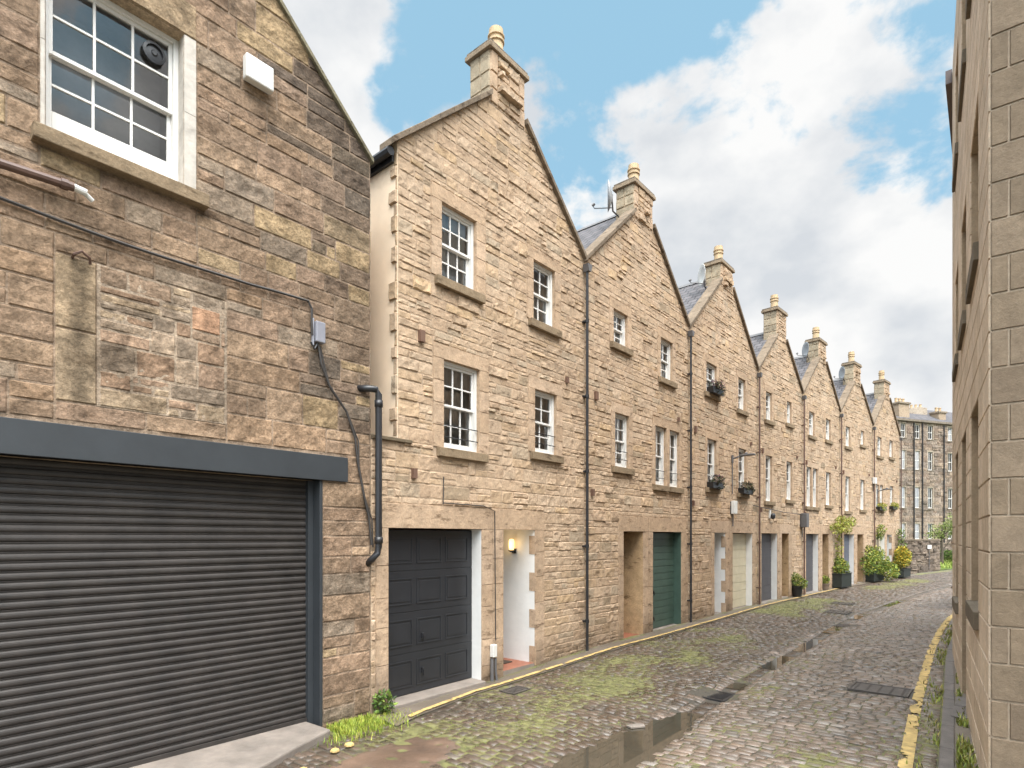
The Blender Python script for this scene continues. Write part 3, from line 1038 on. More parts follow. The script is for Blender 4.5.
H6 = house(6, PTS[4], hd[4], wd[4],
      [win(0.69, 1.25, 5.94, 6.8, drape=2), win(2.58, 3.08, 6.2, 6.85, drape=2), win(0.66, 1.24, 3.2, 4.68, drape=2), win(2.55, 3.14, 3.32, 4.66, drape=2)],
      [gar(0.49, 1.72, 'rib', 'gblue', 0.07, jamb=1), pas(2.13, 2.92, 0.09, jamb=0)],
      'stone house with blue grey garage door partly behind the big bush', 0.12)
H7 = house(7, PTS[5], hd[5], wd[5],
      [win(0.7, 1.36, 5.94, 6.85, drape=2), win(2.6, 3.22, 6.05, 6.9, drape=2), win(0.43, 1.60, 3.4, 4.58, lights=[(0.43, 0.96), (1.07, 1.60)], drape=2), win(2.7, 3.3, 3.5, 4.63, drape=2)],
      [gar(0.55, 1.85, 'rib', 'gcream', 0.1, jamb=1), pas(2.2, 3.0, 0.12, jamb=1)],
      'farthest gabled house of the row with yellow flowered window boxes', 0.13)

def hp(i, x, y, z):                     # a point in the frame of house i (1..7)
    if i == 1:
        P, h = P1L, h0
    else:
        P, h = PTS[i - 2], hd[i - 2]
    s, c = math.sin(h), math.cos(h)
    return (P[0] + x * s - y * c, P[1] + x * c + y * s, z)
def hr(i):
    return rz_of(h0 if i == 1 else hd[i - 2])

# ------------------------------------------------------------------ old garage building on the left
LX = 8.5                                   # local x = s + LX
lb = thing('stone_garage_building', (*lane(-LX, 0), 0), rz_of(h0), 'weathered brown stone building with wide roller shutter and white sash window', 'building')
lx1 = LX - 4.85
lx0 = -5.0
lapx = -0.3
lpitch = 0.94
def ltop(x):
    return 6.80 + lpitch * (lx1 - x) if x > lapx else 6.80 + lpitch * (lx1 - lapx) - lpitch * (lapx - x)
L = lambda s: s + LX
wh = (L(-8.10), L(-7.03), 5.47, 6.97)
sh = (L(-12.2), L(-5.52), -0.3, 2.76)
patch = (L(-7.74), L(-6.62), 3.25, 4.50)
OLD = [(0.237, 0.16, 0.106), (0.253, 0.174, 0.114), (0.22, 0.151, 0.1), (0.268, 0.185, 0.12), (0.23, 0.157, 0.107), (0.246, 0.164, 0.103)]
def oldpal(x, z):
    s = x - LX
    q = rng.random()
    c = rng.choice(OLD)
    if q < 0.05:
        c = (0.29, 0.21, 0.125)
    elif q < 0.10:
        c = (0.215, 0.165, 0.12)
    elif q < 0.20:
        c = (0.24, 0.182, 0.13)
    # soot and lichen belt along the right-hand skew and corner
    d = (ltop(x) - z)
    n = mnoise.noise(Vector((s * 1.2, z * 1.2, 5.0)))
    k = 0.0
    if s > -6.9:
        k = max(0, 1 - d / 1.3) * 0.8 + (0.5 if n > 0.12 else 0) * max(0, 1 - abs(z - 4.9) / 1.7)
    if s > -5.6 and z > 3.4:
        k += 0.45
    k = min(1, max(0, k + 0.5 * n * k))
    soot = (0.075, 0.058, 0.045)
    c = tuple(a * (1 - k * 0.85) + b * k * 0.85 for a, b in zip(c, soot))
    if 0.35 < k < 0.7 and rng.random() < 0.28:
        c = (0.28, 0.20, 0.115)
    if z < 0.5:
        c = tuple(a * 0.75 for a in c)
    return jit(c, 0.08)
mb = MB()
LM = (0.235, 0.172, 0.122)
sheet(mb, lx0, lx1, -0.3, 6.80 - 0.0, [wh, sh], LM)
mb.add([(lx0, 0, 6.97), (lx1 - 0.18, 0, 6.97), (lapx, 0, ltop(lapx)), (lx0, 0, max(7.0, ltop(lx0)))], [(0, 1, 2, 3)], LM)
mb.add([(wh[1], 0, 6.8), (lx1, 0, 6.8), (lx1 - 0.18, 0, 6.97), (wh[1], 0, 6.97)], [(0, 1, 2, 3)], LM)
mb.add([(lx0, 0, 6.8), (wh[0], 0, 6.8), (wh[0], 0, 6.97), (lx0, 0, 6.97)], [(0, 1, 2, 3)], LM)
mh = [(wh[0] - 0.04, wh[1] + 0.12, wh[2] - 0.14, wh[3] + 0.0), (lx0 - 1, L(-5.2), -0.3, 3.06), (L(-5.53), L(-5.2), -0.3, 2.76),
      (patch[0] - 0.30, patch[1] + 0.0, patch[2], patch[3])]
mh[1] = (lx0 - 1, L(-5.52), -0.3, 3.06)
mh.append((L(-5.53), L(-5.2), 2.76, 3.06))
mh = [mh[0], mh[1], mh[3], mh[4]]
masonry(mb, lx0, lx1, -0.3, 10.4, mh, (0.18, 0.35), (0.3, 0.75), 0.008, 0.0095, 0.05, oldpal, ltop, split=0.3)
def streak(x, z):                      # rust and soot run down from the iron hook
    q = (x - L(-7.87)) / 0.07
    return 1 - 0.62 * math.exp(-q * q) * (0.75 + 0.4 * mnoise.noise(Vector((x * 8, z * 5, 1))))
# smooth upright margin of the blocked opening, then its rubble filling
stone(mb, patch[0] - 0.30, patch[0], patch[2] + 0.62, patch[3], 0.012, 0.002, 0.03, (0.28, 0.205, 0.13), colf=streak)
stone(mb, patch[0] - 0.30, patch[0], patch[2], patch[2] + 0.62, 0.012, 0.002, 0.03, (0.27, 0.20, 0.13), colf=streak)
FILL = [(0.291, 0.216, 0.151), (0.248, 0.173, 0.117), (0.282, 0.191, 0.129), (0.231, 0.152, 0.099), (0.316, 0.235, 0.155), (0.206, 0.156, 0.112)]
mb.add([(patch[0], -0.004, patch[2]), (patch[1], -0.004, patch[2]), (patch[1], -0.004, patch[3]), (patch[0], -0.004, patch[3])], [(0, 1, 2, 3)], (0.31, 0.24, 0.175))
masonry(mb, patch[0] + 0.015, patch[1] - 0.015, patch[2], patch[3], [(patch[0] + 0.78, patch[0] + 1.06, patch[2] + 0.88, patch[2] + 1.12)], (0.12, 0.25), (0.2, 0.46), 0.010, 0.009, 0.04, lambda x, z: jit(rng.choice(FILL), 0.15), split=0.35)
stone(mb, patch[0] + 0.78, patch[0] + 1.06, patch[2] + 0.88, patch[2] + 1.12, 0.012, 0.007, 0.05, (0.33, 0.195, 0.12))
mb.T = None
reveal(mb, wh, 0.23, (0.4, 0.3, 0.2), 1, True, (1, 1, 0))
reveal(mb, sh, 0.25, (0.25, 0.19, 0.13), 0, False)
# painted margins of the window
for a, b in ((wh[0] - 0.12, wh[0]), (wh[1], wh[1] + 0.12)):
    for k in range(2):
        z0 = wh[2] + 0.75 * k
        stone(mb, a + 0.08 if a < wh[0] else a, b if a < wh[0] else b, z0, z0 + 0.76, 0.010, 0.003, 0.06, (1, 1, 1), rim=0.006, mat=1)
stone(mb, wh[0] - 0.12, wh[1] + 0.12, wh[3], wh[3] + 0.34, 0.02, 0.004, 0.15, (0.29, 0.21, 0.13))
mb.add([(lx1, 0, -.3), (lx1, 9, -.3), (lx1, 9, 6.8), (lx1, 0, 6.8)], [(0, 1, 2, 3)], LM)
mb.add([(lx0, 9, -.3), (lx0, 9, ltop(lx0)), (lapx, 9, ltop(lapx)), (lx1, 9, 6.8), (lx1, 9, -.3)], [(0, 1, 2, 3, 4)], LM)
mb.add([(lx0, 0, -.3), (lx0, 0, ltop(lx0)), (lx0, 9, ltop(lx0)), (lx0, 9, -.3)], [(0, 1, 2, 3)], LM)
# rugged stones on the return of the right-hand corner
mb.T = lambda x, y, z: (lx1 - y, x, z)
masonry(mb, 0, 0.5, 3.0, 6.75, [], (0.17, 0.3), (0.25, 0.5), 0.018, 0.01, 0.08, lambda x, z: oldpal(lx1, z), split=0)
mb.T = None
mb.build('wall', [M['oldstone'], M['oldwhite']], lb)
r = MB()
roof_plane(r, lx1 + 0.02, 6.78, lapx, ltop(lapx) - 0.02, 0.14, 9)
roof_plane(r, lx0, ltop(lx0) - 0.03, lapx - 0.001, ltop(lapx) - 0.025, 0.14, 9)
r.build('roof', M['slate'], lb)
cb = MB()
n = 12
for sg, xe in ((1, lx1 + 0.03), (-1, lx0)):
    for k in range(n):
        p = lapx + (xe - lapx) * k / n
        q = lapx + (xe - lapx) * (k + 1) / n - 0.004 * sg
        cb.prism([(p, ltop(p) - 0.01), (q, ltop(q) - 0.01), (q, ltop(q) + 0.05), (p, ltop(p) + 0.05)], -0.05, 0.2, jit((0.17, 0.15, 0.10), 0.15))
cb.build('coping', M['stone'], lb, bevel=0.005)
w = sash(lb, wh[0], wh[1], wh[2], wh[3], 3, 2, 2, 0.15, False, 0, 0.2, wh[0] - 0.10, wh[1] + 0.20, 0.52, 'darkroom', 0.27, sillh=0.13, glass='dullglass')
f = MB()                                          # extractor fan set in the top right pane
fx, fz = wh[1] - 0.21, wh[3] - 0.24
f.T = lambda x, y, z: (fx + x, 0.155 - z, fz + y)
f.lathe([(0.10, 0.0), (0.10, 0.03), (0.075, 0.035), (0.07, 0.015), (0.03, 0.02), (0.02, 0.03), (0.0, 0.03)], 18)
f.T = None
f.build('extractor_fan', M['iron'], w)
f = MB()
f.box(lx0, L(-5.2), -0.045, 0.12, 2.76, 3.05)
f.build('lintel_beam', M['steel'], lb, bevel=0.004)
# roller shutter
f = MB()
sx0, sx1 = sh[0], sh[1] - 0.10
prof = []
z = -0.02
while z < 2.80:
    for dy, dz in ((0.0, 0.0), (-0.009, 0.006), (-0.015, 0.018), (-0.016, 0.032), (-0.013, 0.046), (-0.005, 0.056), (0.003, 0.060), (0.003, 0.066), (-0.002, 0.069), (-0.002, 0.075), (0.003, 0.078)):
        prof.append((0.20 + dy + 0.004 * mnoise.noise(Vector((z * 3, 1, 2))), z + dz))
    z += 0.08
n = len(prof)
vs = [(sx0, y, z) for y, z in prof] + [(sx1, y, z) for y, z in prof]
f.add(vs, [(i, n + i, n + i + 1, i + 1) for i in range(n - 1)])
so_ = f.build('roller_shutter', M['shutter'], lb)
f = MB()
f.box(sx1 - 0.0, sx1 + 0.098, 0.13, 0.24, -0.1, 2.758)
f.box(sx1 + 0.06, sh[1] - 0.002, -0.012, 0.128, -0.1, 2.758)
f.build('shutter_guide', M['steel'], lb, bevel=0.004)
f = MB()
f.box(sx0, sx1, 0.16, 0.21, -0.09, -0.015)
f.build('bottom_rail', M['shutter'], so_)
# things on that wall
f = MB()
f.tube([(L(-9.3), -0.09, 4.97), (L(-7.93), -0.09, 5.05)], 0.036, 10)
f.tube([(L(-8.02), -0.09, 5.045), (L(-7.97), -0.09, 5.047)], 0.045, 10)
po = f.build('wall_pipe', M['brownpipe'], lb, smooth=False)
f = MB()
f.tube([(L(-7.93), -0.09, 5.05), (L(-7.84), -0.09, 5.04)], 0.03, 10)
f.tube([(L(-7.86), -0.09, 5.042), (L(-7.79), -0.07, 5.0)], 0.02, 8)
f.build('pipe_end', M['white_plastic'], po)
f = MB()
px_ = L(-4.80)
pv = [(px_ - 0.22, 0.02, 3.93), (px_ - 0.12, -0.09, 3.93), (px_ - 0.04, -0.11, 3.93), (px_, -0.11, 3.88), (px_, -0.11, 1.98), (px_ - 0.02, -0.11, 1.90), (px_ - 0.08, -0.09, 1.83), (px_ - 0.08, 0.02, 1.76)]
f.tube(pv, 0.042, 10)
f.tube([(px_, -0.11, 3.72), (px_, -0.11, 3.80)], 0.052, 10)
f.tube([(px_, -0.11, 2.02), (px_, -0.11, 2.1)], 0.052, 10)
f.build('waste_pipe', M['iron'], lb, smooth=True)
def lw(s, y, z):
    return (*lane(s, -y), z)
def wall_thing(name, s, z, label, cat):
    return thing(name, (*lane(s, 0), z), rz_of(h0), label, cat)
t = wall_thing('alarm_box', -6.32, 6.85, 'white alarm box high on the weathered wall right of the sash window', 'alarm box')
f = MB()
f.box(-0.15, 0.15, -0.12, -0.03, 0.0, 0.25)
f.build('cover', M['white_plastic'], t, bevel=0.015)
f = MB()
f.box(-0.13, 0.13, -0.03, 0.0, 0.015, 0.235)
f.build('back_plate', M['grey_plastic'], t)
t = wall_thing('junction_box', -5.59, 4.30, 'small grey electric box on the weathered wall with hanging black cables', 'junction box')
f = MB()
f.box(-0.06, 0.06, -0.09, -0.02, 0.03, 0.27)
f.box(-0.09, -0.065, -0.06, -0.02, -0.02, 0.3)
f.build('cover', M['grey_plastic'], t, bevel=0.012)
f = MB()
f.tube([(-0.02, -0.05, 0.03), (-0.06, -0.05, -0.05), (-0.10, -0.04, 0.02)], 0.014, 6)
f.build('conduit', M['iron'], t)
f = MB()
pts = []
for k in range(25):
    u = k / 24
    s = -9.6 + u * (9.6 - 5.72)
    z = 4.74 + 0.02 * math.sin(u * 9) + 0.03 * math.sin(u * 3.1 + 1) + (0.08 if s > -6.4 else 0) * (s + 6.4)
    pts.append(lw(s, -0.035, z))
pts += [lw(-5.68, -0.04, 4.70), lw(-5.68, -0.05, 4.40)]
f.tube(pts, 0.015, 5)
tag(f.build('wall_cable', M['cable'], None), 'thin dark cable running along the weathered wall under the sash window', 'cable')
f = MB()
pts = [(-5.60, 4.32), (-5.56, 4.10), (-5.45, 3.86), (-5.22, 3.60), (-5.10, 3.30), (-5.06, 3.0), (-4.97, 2.60), (-4.90, 2.35), (-4.86, 2.0)]
f.tube([lw(s, -0.045, z) for s, z in pts], 0.014, 6)
f.tube([lw(s + 0.03 + 0.02 * math.sin(i * 2), -0.04, z - 0.03) for i, (s, z) in enumerate(pts)], 0.009, 5)
tag(f.build('wall_cable', M['cable'], None), 'black twin cable hanging from the grey electric box down to the black pipe', 'cable')
t = wall_thing('wall_hook', -7.87, 4.48, 'rusty curled iron hook above the blocked window opening', 'hook')
f = MB()
f.tube([(-0.05, 0.0, 0.0), (-0.05, -0.06, 0.02), (0, -0.09, 0.05), (0.06, -0.07, 0.02), (0.07, -0.04, -0.02)], 0.012, 6)
f.build('hook_iron', M['brownpipe'], t)

# ------------------------------------------------------------------ smooth stone building on the right
rc = (3.68, 4.54)
ha = R(35)
rb = thing('ashlar_building', (rc[0], rc[1], 0), rz_of(ha), 'smooth pale blockwork building on the right with slot windows', 'building')
ASH = [(0.499, 0.399, 0.298), (0.529, 0.423, 0.322), (0.48, 0.379, 0.279), (0.549, 0.443, 0.337)]
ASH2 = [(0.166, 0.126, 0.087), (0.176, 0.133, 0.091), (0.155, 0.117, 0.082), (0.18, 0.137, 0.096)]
mb = MB()
# lane face: local x along the lane; outward is +y of the standard frame, so mirror
slots = [(1.10, 2.25, 1.40, 3.28), (1.10, 2.25, 4.85, 6.24), (3.08, 4.2, 0.02, 3.28), (3.08, 4.2, 4.75, 6.24), (5.11, 6.2, 1.25, 3.28), (5.11, 6.2, 4.72, 6.24),
         (3.08, 4.2, 7.85, 9.6), (1.10, 2.25, 7.85, 9.6), (5.11, 6.2, 7.85, 9.6)]
RT = 10.5
def ashlar(mb, x0, x1, z0, z1, holes, pal, off=0.0, ln=0.62):
    z = z0
    k = 0
    while z < z1 - 0.01:
        q = min(z + 0.283, z1)
        x = x0
        first = True
        while x < x1 - 0.01:
            w = ln
            if first:
                w = (0.11 if ln > 0.63 else ln * 0.5) if k % 2 else ln
                first = False
            if x1 - x - w < 0.1:
                w = x1 - x
            # cut by holes
            segs = [(x, x + w)]
            for a, b, c, d in holes:
                if c < q - 0.02 and d > z + 0.02:
                    ns = []
                    for p, r_ in segs:
                        if b <= p or a >= r_:
                            ns.append((p, r_))
                        else:
                            if a > p:
                                ns.append((p, a))
                            if b < r_:
                                ns.append((b, r_))
                    segs = ns
            for p, r_ in segs:
                stone(mb, p + .002, r_ - .002, z + .002, q - .002, 0.009, 0.0012, 0.35, pal(), rim=0.007)
            x += w
        z = q
        k += 1
slots_q = [(a, b, round(c / 0.283) * 0.283, round(d / 0.283) * 0.283) for a, b, c, d in slots]
slots_q = [(a, b, max(-0.1, c) if c > 0.2 else -0.283, d) for a, b, c, d in slots_q]
mb.T = lambda x, y, z: (x, -y, z)
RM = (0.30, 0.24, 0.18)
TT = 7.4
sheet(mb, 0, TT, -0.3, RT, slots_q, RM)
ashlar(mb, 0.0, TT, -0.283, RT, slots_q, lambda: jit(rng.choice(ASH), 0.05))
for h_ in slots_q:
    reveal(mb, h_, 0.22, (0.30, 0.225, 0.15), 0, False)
# near face, towards the yard
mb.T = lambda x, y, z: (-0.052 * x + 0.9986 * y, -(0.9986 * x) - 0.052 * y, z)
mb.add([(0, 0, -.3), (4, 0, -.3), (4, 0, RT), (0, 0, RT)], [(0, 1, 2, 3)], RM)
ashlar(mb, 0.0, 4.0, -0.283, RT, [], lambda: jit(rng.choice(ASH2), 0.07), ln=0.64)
T2L = 5.9
T2 = lambda x, y, z: (TT + 0.9976 * x - 0.0698 * y, -0.0698 * x - 0.9976 * y, z)
mb.T = T2
sheet(mb, 0, T2L, -0.3, RT, [], RM)
ashlar(mb, 0.0, T2L, -0.283, RT, [], lambda: jit(rng.choice(ASH), 0.05))
mb.add([(T2L, 0, -.3), (T2L, 4, -.3), (T2L, 4, RT), (T2L, 0, RT)], [(0, 1, 2, 3)], RM)
mb.add([(0, 0, RT), (T2L, 0, RT), (T2L, 4, RT), (0, 4, RT)], [(0, 1, 2, 3)], RM)
mb.T = None
mb.add([(0, -0.0, RT), (TT, 0, RT), (TT, -4, RT), (0, -4, RT)], [(0, 1, 2, 3)], RM)
mb.add([(0, -4, -.3), (TT, -4, -.3), (TT, -4, RT), (0, -4, RT)], [(0, 1, 2, 3)], RM)
mb.build('wall', M['ashlar'], rb)
for i, h_ in enumerate(slots_q):
    f = MB()
    a, b, c, d = h_
    yg = -0.20
    f.box(a, a + 0.05, yg, yg + 0.05, c, d)
    f.box(b - 0.05, b, yg, yg + 0.05, c, d)
    f.box(a + 0.05, b - 0.05, yg, yg + 0.05, d - 0.05, d)
    f.box(a + 0.05, b - 0.05, yg, yg + 0.05, c, c + 0.05)
    if c < 0.2:
        f.box(a + 0.05, b - 0.05, yg + 0.005, yg + 0.04, c + 0.05, d - 0.05)
        f.build('side_door', M['soffit'], rb)
        continue
    wo = f.build('window', M['soffit'], rb)
    f = MB()
    f.add([(a + .05, yg + .02, c + .05), (b - .05, yg + .02, c + .05), (b - .05, yg + .02, d - .05), (a + .05, yg + .02, d - .05)], [(0, 1, 2, 3)])
    f.build('pane', M['glass'], wo)
    f = MB()
    f.box(a, b, yg - 0.5, yg - 0.48, c, d)
    f.build('room_lining', M['darkroom'], wo)
    f = MB()
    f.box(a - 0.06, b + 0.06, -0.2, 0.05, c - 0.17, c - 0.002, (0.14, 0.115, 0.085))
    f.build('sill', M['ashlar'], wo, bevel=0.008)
f = MB()
f.T = T2
f.box(0, T2L + 0.05, -0.11, -0.015, RT - 0.22, RT + 0.02)
f.T = None
f.build('fascia', M['soffit'], rb)

# ------------------------------------------------------------------ ground, lane, setts
f = MB()
f.slab([(-400, -400), (400, -400), (400, 400), (-400, 400)], -1.0, -0.30)
tag(f.build('ground', M['ground']), kind='structure')
def moss(s, n):
    m = 0.25
    m += 0.36 * math.exp(-((n - 1.35) / 1.0) ** 2) * sst(-7.5, -4.5, s) * (1 - sst(3, 6, s))
    m += 0.55 * math.exp(-((n - 1.0) / 0.8) ** 2) * sst(6.5, 8, s) * (1 - sst(12, 14, s))
    m += 0.45 * math.exp(-((n - 1.2) / 0.7) ** 2) * sst(17, 19, s) * (1 - sst(25, 27, s))
    m += 0.20 * math.exp(-((n - 3.5) / 0.35) ** 2) * (1 - sst(3, 6, s))
    m += 0.32 * math.exp(-((n - 5.45) / 0.28) ** 2)
    m += 0.14 * math.exp(-((n - 4.6) / 0.9) ** 2) * (1 - sst(-2, 2, s))
    m += 0.30 * math.exp(-(n / 0.22) ** 2)
    m += 0.30 * mnoise.noise(Vector((s * 0.9, n * 1.5, 9.0))) + 0.16 * mnoise.noise(Vector((s * 2.6, n * 4.0, 19.0)))
    return max(0.0, min(0.75, m))
def kerb_n(s):                         # lane edge on the right
    P = [(-9, 6.0), (-2.75, 5.62), (0.05, 5.46), (3.1, 5.27), (8.2, 5.05), (12, 5.0), (50, 5.0)]
    for (a, b), (c, d) in zip(P, P[1:]):
        if s <= c:
            return b + (d - b) * (s - a) / (c - a)
    return 5.0

SMAX = 44.0
APRON = [(-5.62, -0.2), (-5.6, 0.30), (-6.15, 0.52), (-6.7, 0.78), (-9, 1.35), (-12, 1.6), (-12, -0.2)]
def inside(p, poly):
    r = False
    n = len(poly)
    for i in range(n):
        (x1, y1), (x2, y2) = poly[i], poly[(i + 1) % n]
        if (y1 > p[1]) != (y2 > p[1]) and p[0] < (x2 - x1) * (p[1] - y1) / (y2 - y1) + x1:
            r = not r
    return r
BROWN = [(-7.4, 1.1), (-6.3, 1.12), (-5.7, 0.98), (-5.0, 1.0), (-4.75, 1.3), (-4.85, 1.65), (-5.4, 1.85), (-6.2, 1.75), (-7.4, 1.9)]
def kn(s):
    return kerb_n(s)
f = MB()
vs, cs = [], []
ns, nn = 224, 44
for i in range(ns + 1):
    s = -12 + (SMAX + 12) * i / ns
    k = 6.8 if s < 0 else 6.0
    for j in range(nn + 1):
        n = -0.35 + (k + 0.35) * j / nn
        x, y = lane(s, n)
        vs.append((x, y, lane_z(s, n) - 0.009))
        cs.append((0.055, 0.045, 0.032, min(0.8, moss(s, n) + 0.16)))
f.add(vs, [(i * (nn + 1) + j, i * (nn + 1) + j + 1, (i + 1) * (nn + 1) + j + 1, (i + 1) * (nn + 1) + j) for i in range(ns) for j in range(nn)], cs)
tag(f.build('road_bed', M['roadbed'], smooth=True), kind='structure')

def at_px(px, py, zg=0.0):                # helper used once to read measured ground spots in metres
    y = 590 * (2.1 - zg) / (py - 537)
    return (px - 512) / 590 * y, y
def to_lane(x, y):
    best = None
    for i in range(len(POLY) - 1):
        a, h = POLY[i], HEAD[i]
        L = math.dist(POLY[i], POLY[i + 1])
        t = (x - a[0]) * math.sin(h) + (y - a[1]) * math.cos(h)
        n = (x - a[0]) * math.cos(h) - (y - a[1]) * math.sin(h)
        e = max(0, -t, t - L)
        if best is None or e < best[0] - 1e-6:
            best = (e, SS[i] + t, n)
    return best[1], best[2]
COVERS = [(0.35, 4.72, 0.27, 0.36, 'square iron manhole cover among the setts nearest the right kerb'),
          (-2.75, 0.62, 0.2, 0.14, 'small iron stopcock cover by the yellow line outside the charcoal garage')]
for px, py, a, b, lab in [(842, 603.5, 0.3, 0.3, 'far iron manhole cover above the drain channel, highest of the dark plates in the lane'),
                          (838, 611.5, 0.32, 0.3, 'dark iron cover beside the drain channel, middle of the far plates'),
                          (845, 623, 0.22, 0.2, 'small iron cover on the right of the drain channel past the puddle')]:
    s, n = to_lane(*at_px(px, py, -0.02))
    COVERS.append((s, n, a, b, lab))
DRAIN = (-1.05, 2.93, 0.24, 0.20)
SMALLP = [(-4.4, 0.0)]
def sett_ok(s, n):
    if s < -5.5 and inside((s, n), APRON):
        return False
    if inside((s, n), BROWN):
        return False
    for c in COVERS:
        if abs(s - c[0]) < c[2] + 0.05 and abs(n - c[1]) < c[3] + 0.08:
            return False
    if abs(s - DRAIN[0]) < DRAIN[2] + 0.05 and abs(n - DRAIN[1]) < DRAIN[3] + 0.08:
        return False
    return True
SETT = [(0.133, 0.1, 0.077), (0.151, 0.115, 0.089), (0.117, 0.088, 0.068), (0.166, 0.123, 0.096), (0.143, 0.103, 0.075), (0.129, 0.106, 0.087)]
def yl_n(s):                              # left yellow line
    P = [(-5.0, 0.55), (-4.4, 0.40), (-3.2, 0.24), (-2.0, 0.27), (0, 0.34), (4, 0.37), (8, 0.30), (11, 0.26), (17.5, 0.2)]
    for (a, b), (c, d) in zip(P, P[1:]):
        if s <= c:
            return b + (d - b) * (s - a) / (c - a)
    return 0.2
def yr_n(s):
    P = [(-9, 5.8), (-2.6, 5.35), (-0.55, 5.22), (3.8, 5.0), (7.2, 4.86), (11.4, 4.78), (30, 4.75)]
    for (a, b), (c, d) in zip(P, P[1:]):
        if s <= c:
            return b + (d - b) * (s - a) / (c - a)
    return 4.75
def margin(s):
    return yl_n(s) + 0.09 if -5.0 < s < 17.5 else 0.26
def sett(mb, s0, s1, n0, n1, far, dk=1.0):
    sm, nmid = (s0 + s1) / 2, (n0 + n1) / 2
    c = jit(rng.choice(SETT), 0.16)
    if rng.random() < 0.05:
        c = jit((0.20, 0.17, 0.145), 0.15)
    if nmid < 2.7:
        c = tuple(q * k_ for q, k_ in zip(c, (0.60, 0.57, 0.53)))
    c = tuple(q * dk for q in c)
    m = moss(sm, nmid)
    dz = rng.uniform(-0.009, 0.007) if abs(nmid - yr_n(sm)) > 0.2 else rng.uniform(-0.002, 0.003)
    ts, tn = rng.uniform(-0.003, 0.003), rng.uniform(-0.004, 0.004)
    e = 0.009
    S = [s0, s0 + e, s1 - e, s1] if not far else [s0, s0 + e, s1 - e, s1]
    N = [n0, n0 + e, n1 - e, n1]
    vs, cs = [], []
    for i, s in enumerate(S):
        for j, n in enumerate(N):
            ed = (i in (0, 3)) + (j in (0, 3))
            z = lane_z(s, n) + dz + ts * (i - 1.5) / 1.5 + tn * (j - 1.5) / 1.5
            if ed:
                z -= 0.007 + 0.004 * ed
            x, y = lane(s + rng.uniform(-.004, .004), n + rng.uniform(-.005, .005))
            vs.append((x, y, z))
            cs.append((*c, min(0.8, m + (0.12 if ed else -0.07))))
    mb.add(vs, [(i * 4 + j, i * 4 + j + 1, (i + 1) * 4 + j + 1, (i + 1) * 4 + j) for i in range(3) for j in range(3)], cs)
f = MB()
s = -9.0
while s < SMAX:
    p = rng.uniform(0.085, 0.12)
    for side in (0, 1):
        if side == 0:
            n, ne = margin(s + p / 2) + rng.uniform(-0.02, 0.02), chan(s) - 0.10
        else:
            n, ne = chan(s) + 0.10, kn(s) - 0.015
        n += 0.0
        first = True
        while n < ne - 0.03:
            w = rng.uniform(0.12, 0.21) * (0.6 if first and rng.random() < 0.5 else 1)
            first = False
            if ne - n - w < 0.09:
                w = ne - n
            if sett_ok(s + p / 2, n + w / 2):
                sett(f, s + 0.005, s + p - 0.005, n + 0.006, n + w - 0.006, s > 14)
            n += w
    s += p
s = -9.0
while s < SMAX:
    p = rng.uniform(0.22, 0.36)
    if sett_ok(s + p / 2, chan(s)):
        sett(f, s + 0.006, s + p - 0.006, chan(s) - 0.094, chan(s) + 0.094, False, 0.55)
    s += p
tag(f.build('road_setts', M['setts'], smooth=True), kind='structure')
# smooth margin strip at the foot of the houses
f = MB()
vs, cs = [], []
ns = 300
for i in range(ns + 1):
    s = -4.9 + 34 * i / ns
    for j in range(6):
        n = -0.02 + (margin(s) + 0.0) * j / 5
        x, y = lane(s, n)
        vs.append((x, y, lane_z(s, n) + 0.002 + (0.02 if j < 4 else 0.004) + 0.008 * mnoise.noise(Vector((s * 3, n * 6, 1)))))
        cs.append((0.115, 0.09, 0.066, moss(s, n) * 0.6 + (0.22 if j < 2 else 0)))
f.add(vs, [(i * 6 + j, i * 6 + j + 1, (i + 1) * 6 + j + 1, (i + 1) * 6 + j) for i in range(ns) for j in range(5)], cs)
tag(f.build('margin_strip', M['roadbed'], smooth=True), kind='structure')
def line_strip(name, fn, s0, s1, width, zo, drop, seed):
    f = MB()
    s = s0
    ds = 0.035
    k = 7
    while s < s1:
        for j in range(k):
            a = fn(s) - width / 2 + width * j / k
            if mnoise.noise(Vector((s * 5.0 + seed, a * 9, 2.0))) + 0.6 * mnoise.noise(Vector((s * 14 + seed, a * 30, 2.0))) > drop - (0.22 if j in (0, k - 1) else 0):
                continue
            q = []
            for ss, aa in ((s, a), (s, a + width / k), (s + ds, a + width / k), (s + ds, a)):
                x, y = lane(ss, aa + fn(ss) - fn(s))
                q.append((x, y, lane_z(ss, aa) + zo))
            f.add(q, [(0, 1, 2, 3)])
        s += ds
    return tag(f.build(name, M['yellow']), kind='structure')
line_strip('painted_line', yl_n, -4.6, 17.4, 0.08, 0.024, 0.5, 0)
line_strip('painted_line', yr_n, -9, 30, 0.12, 0.010, 0.42, 40)
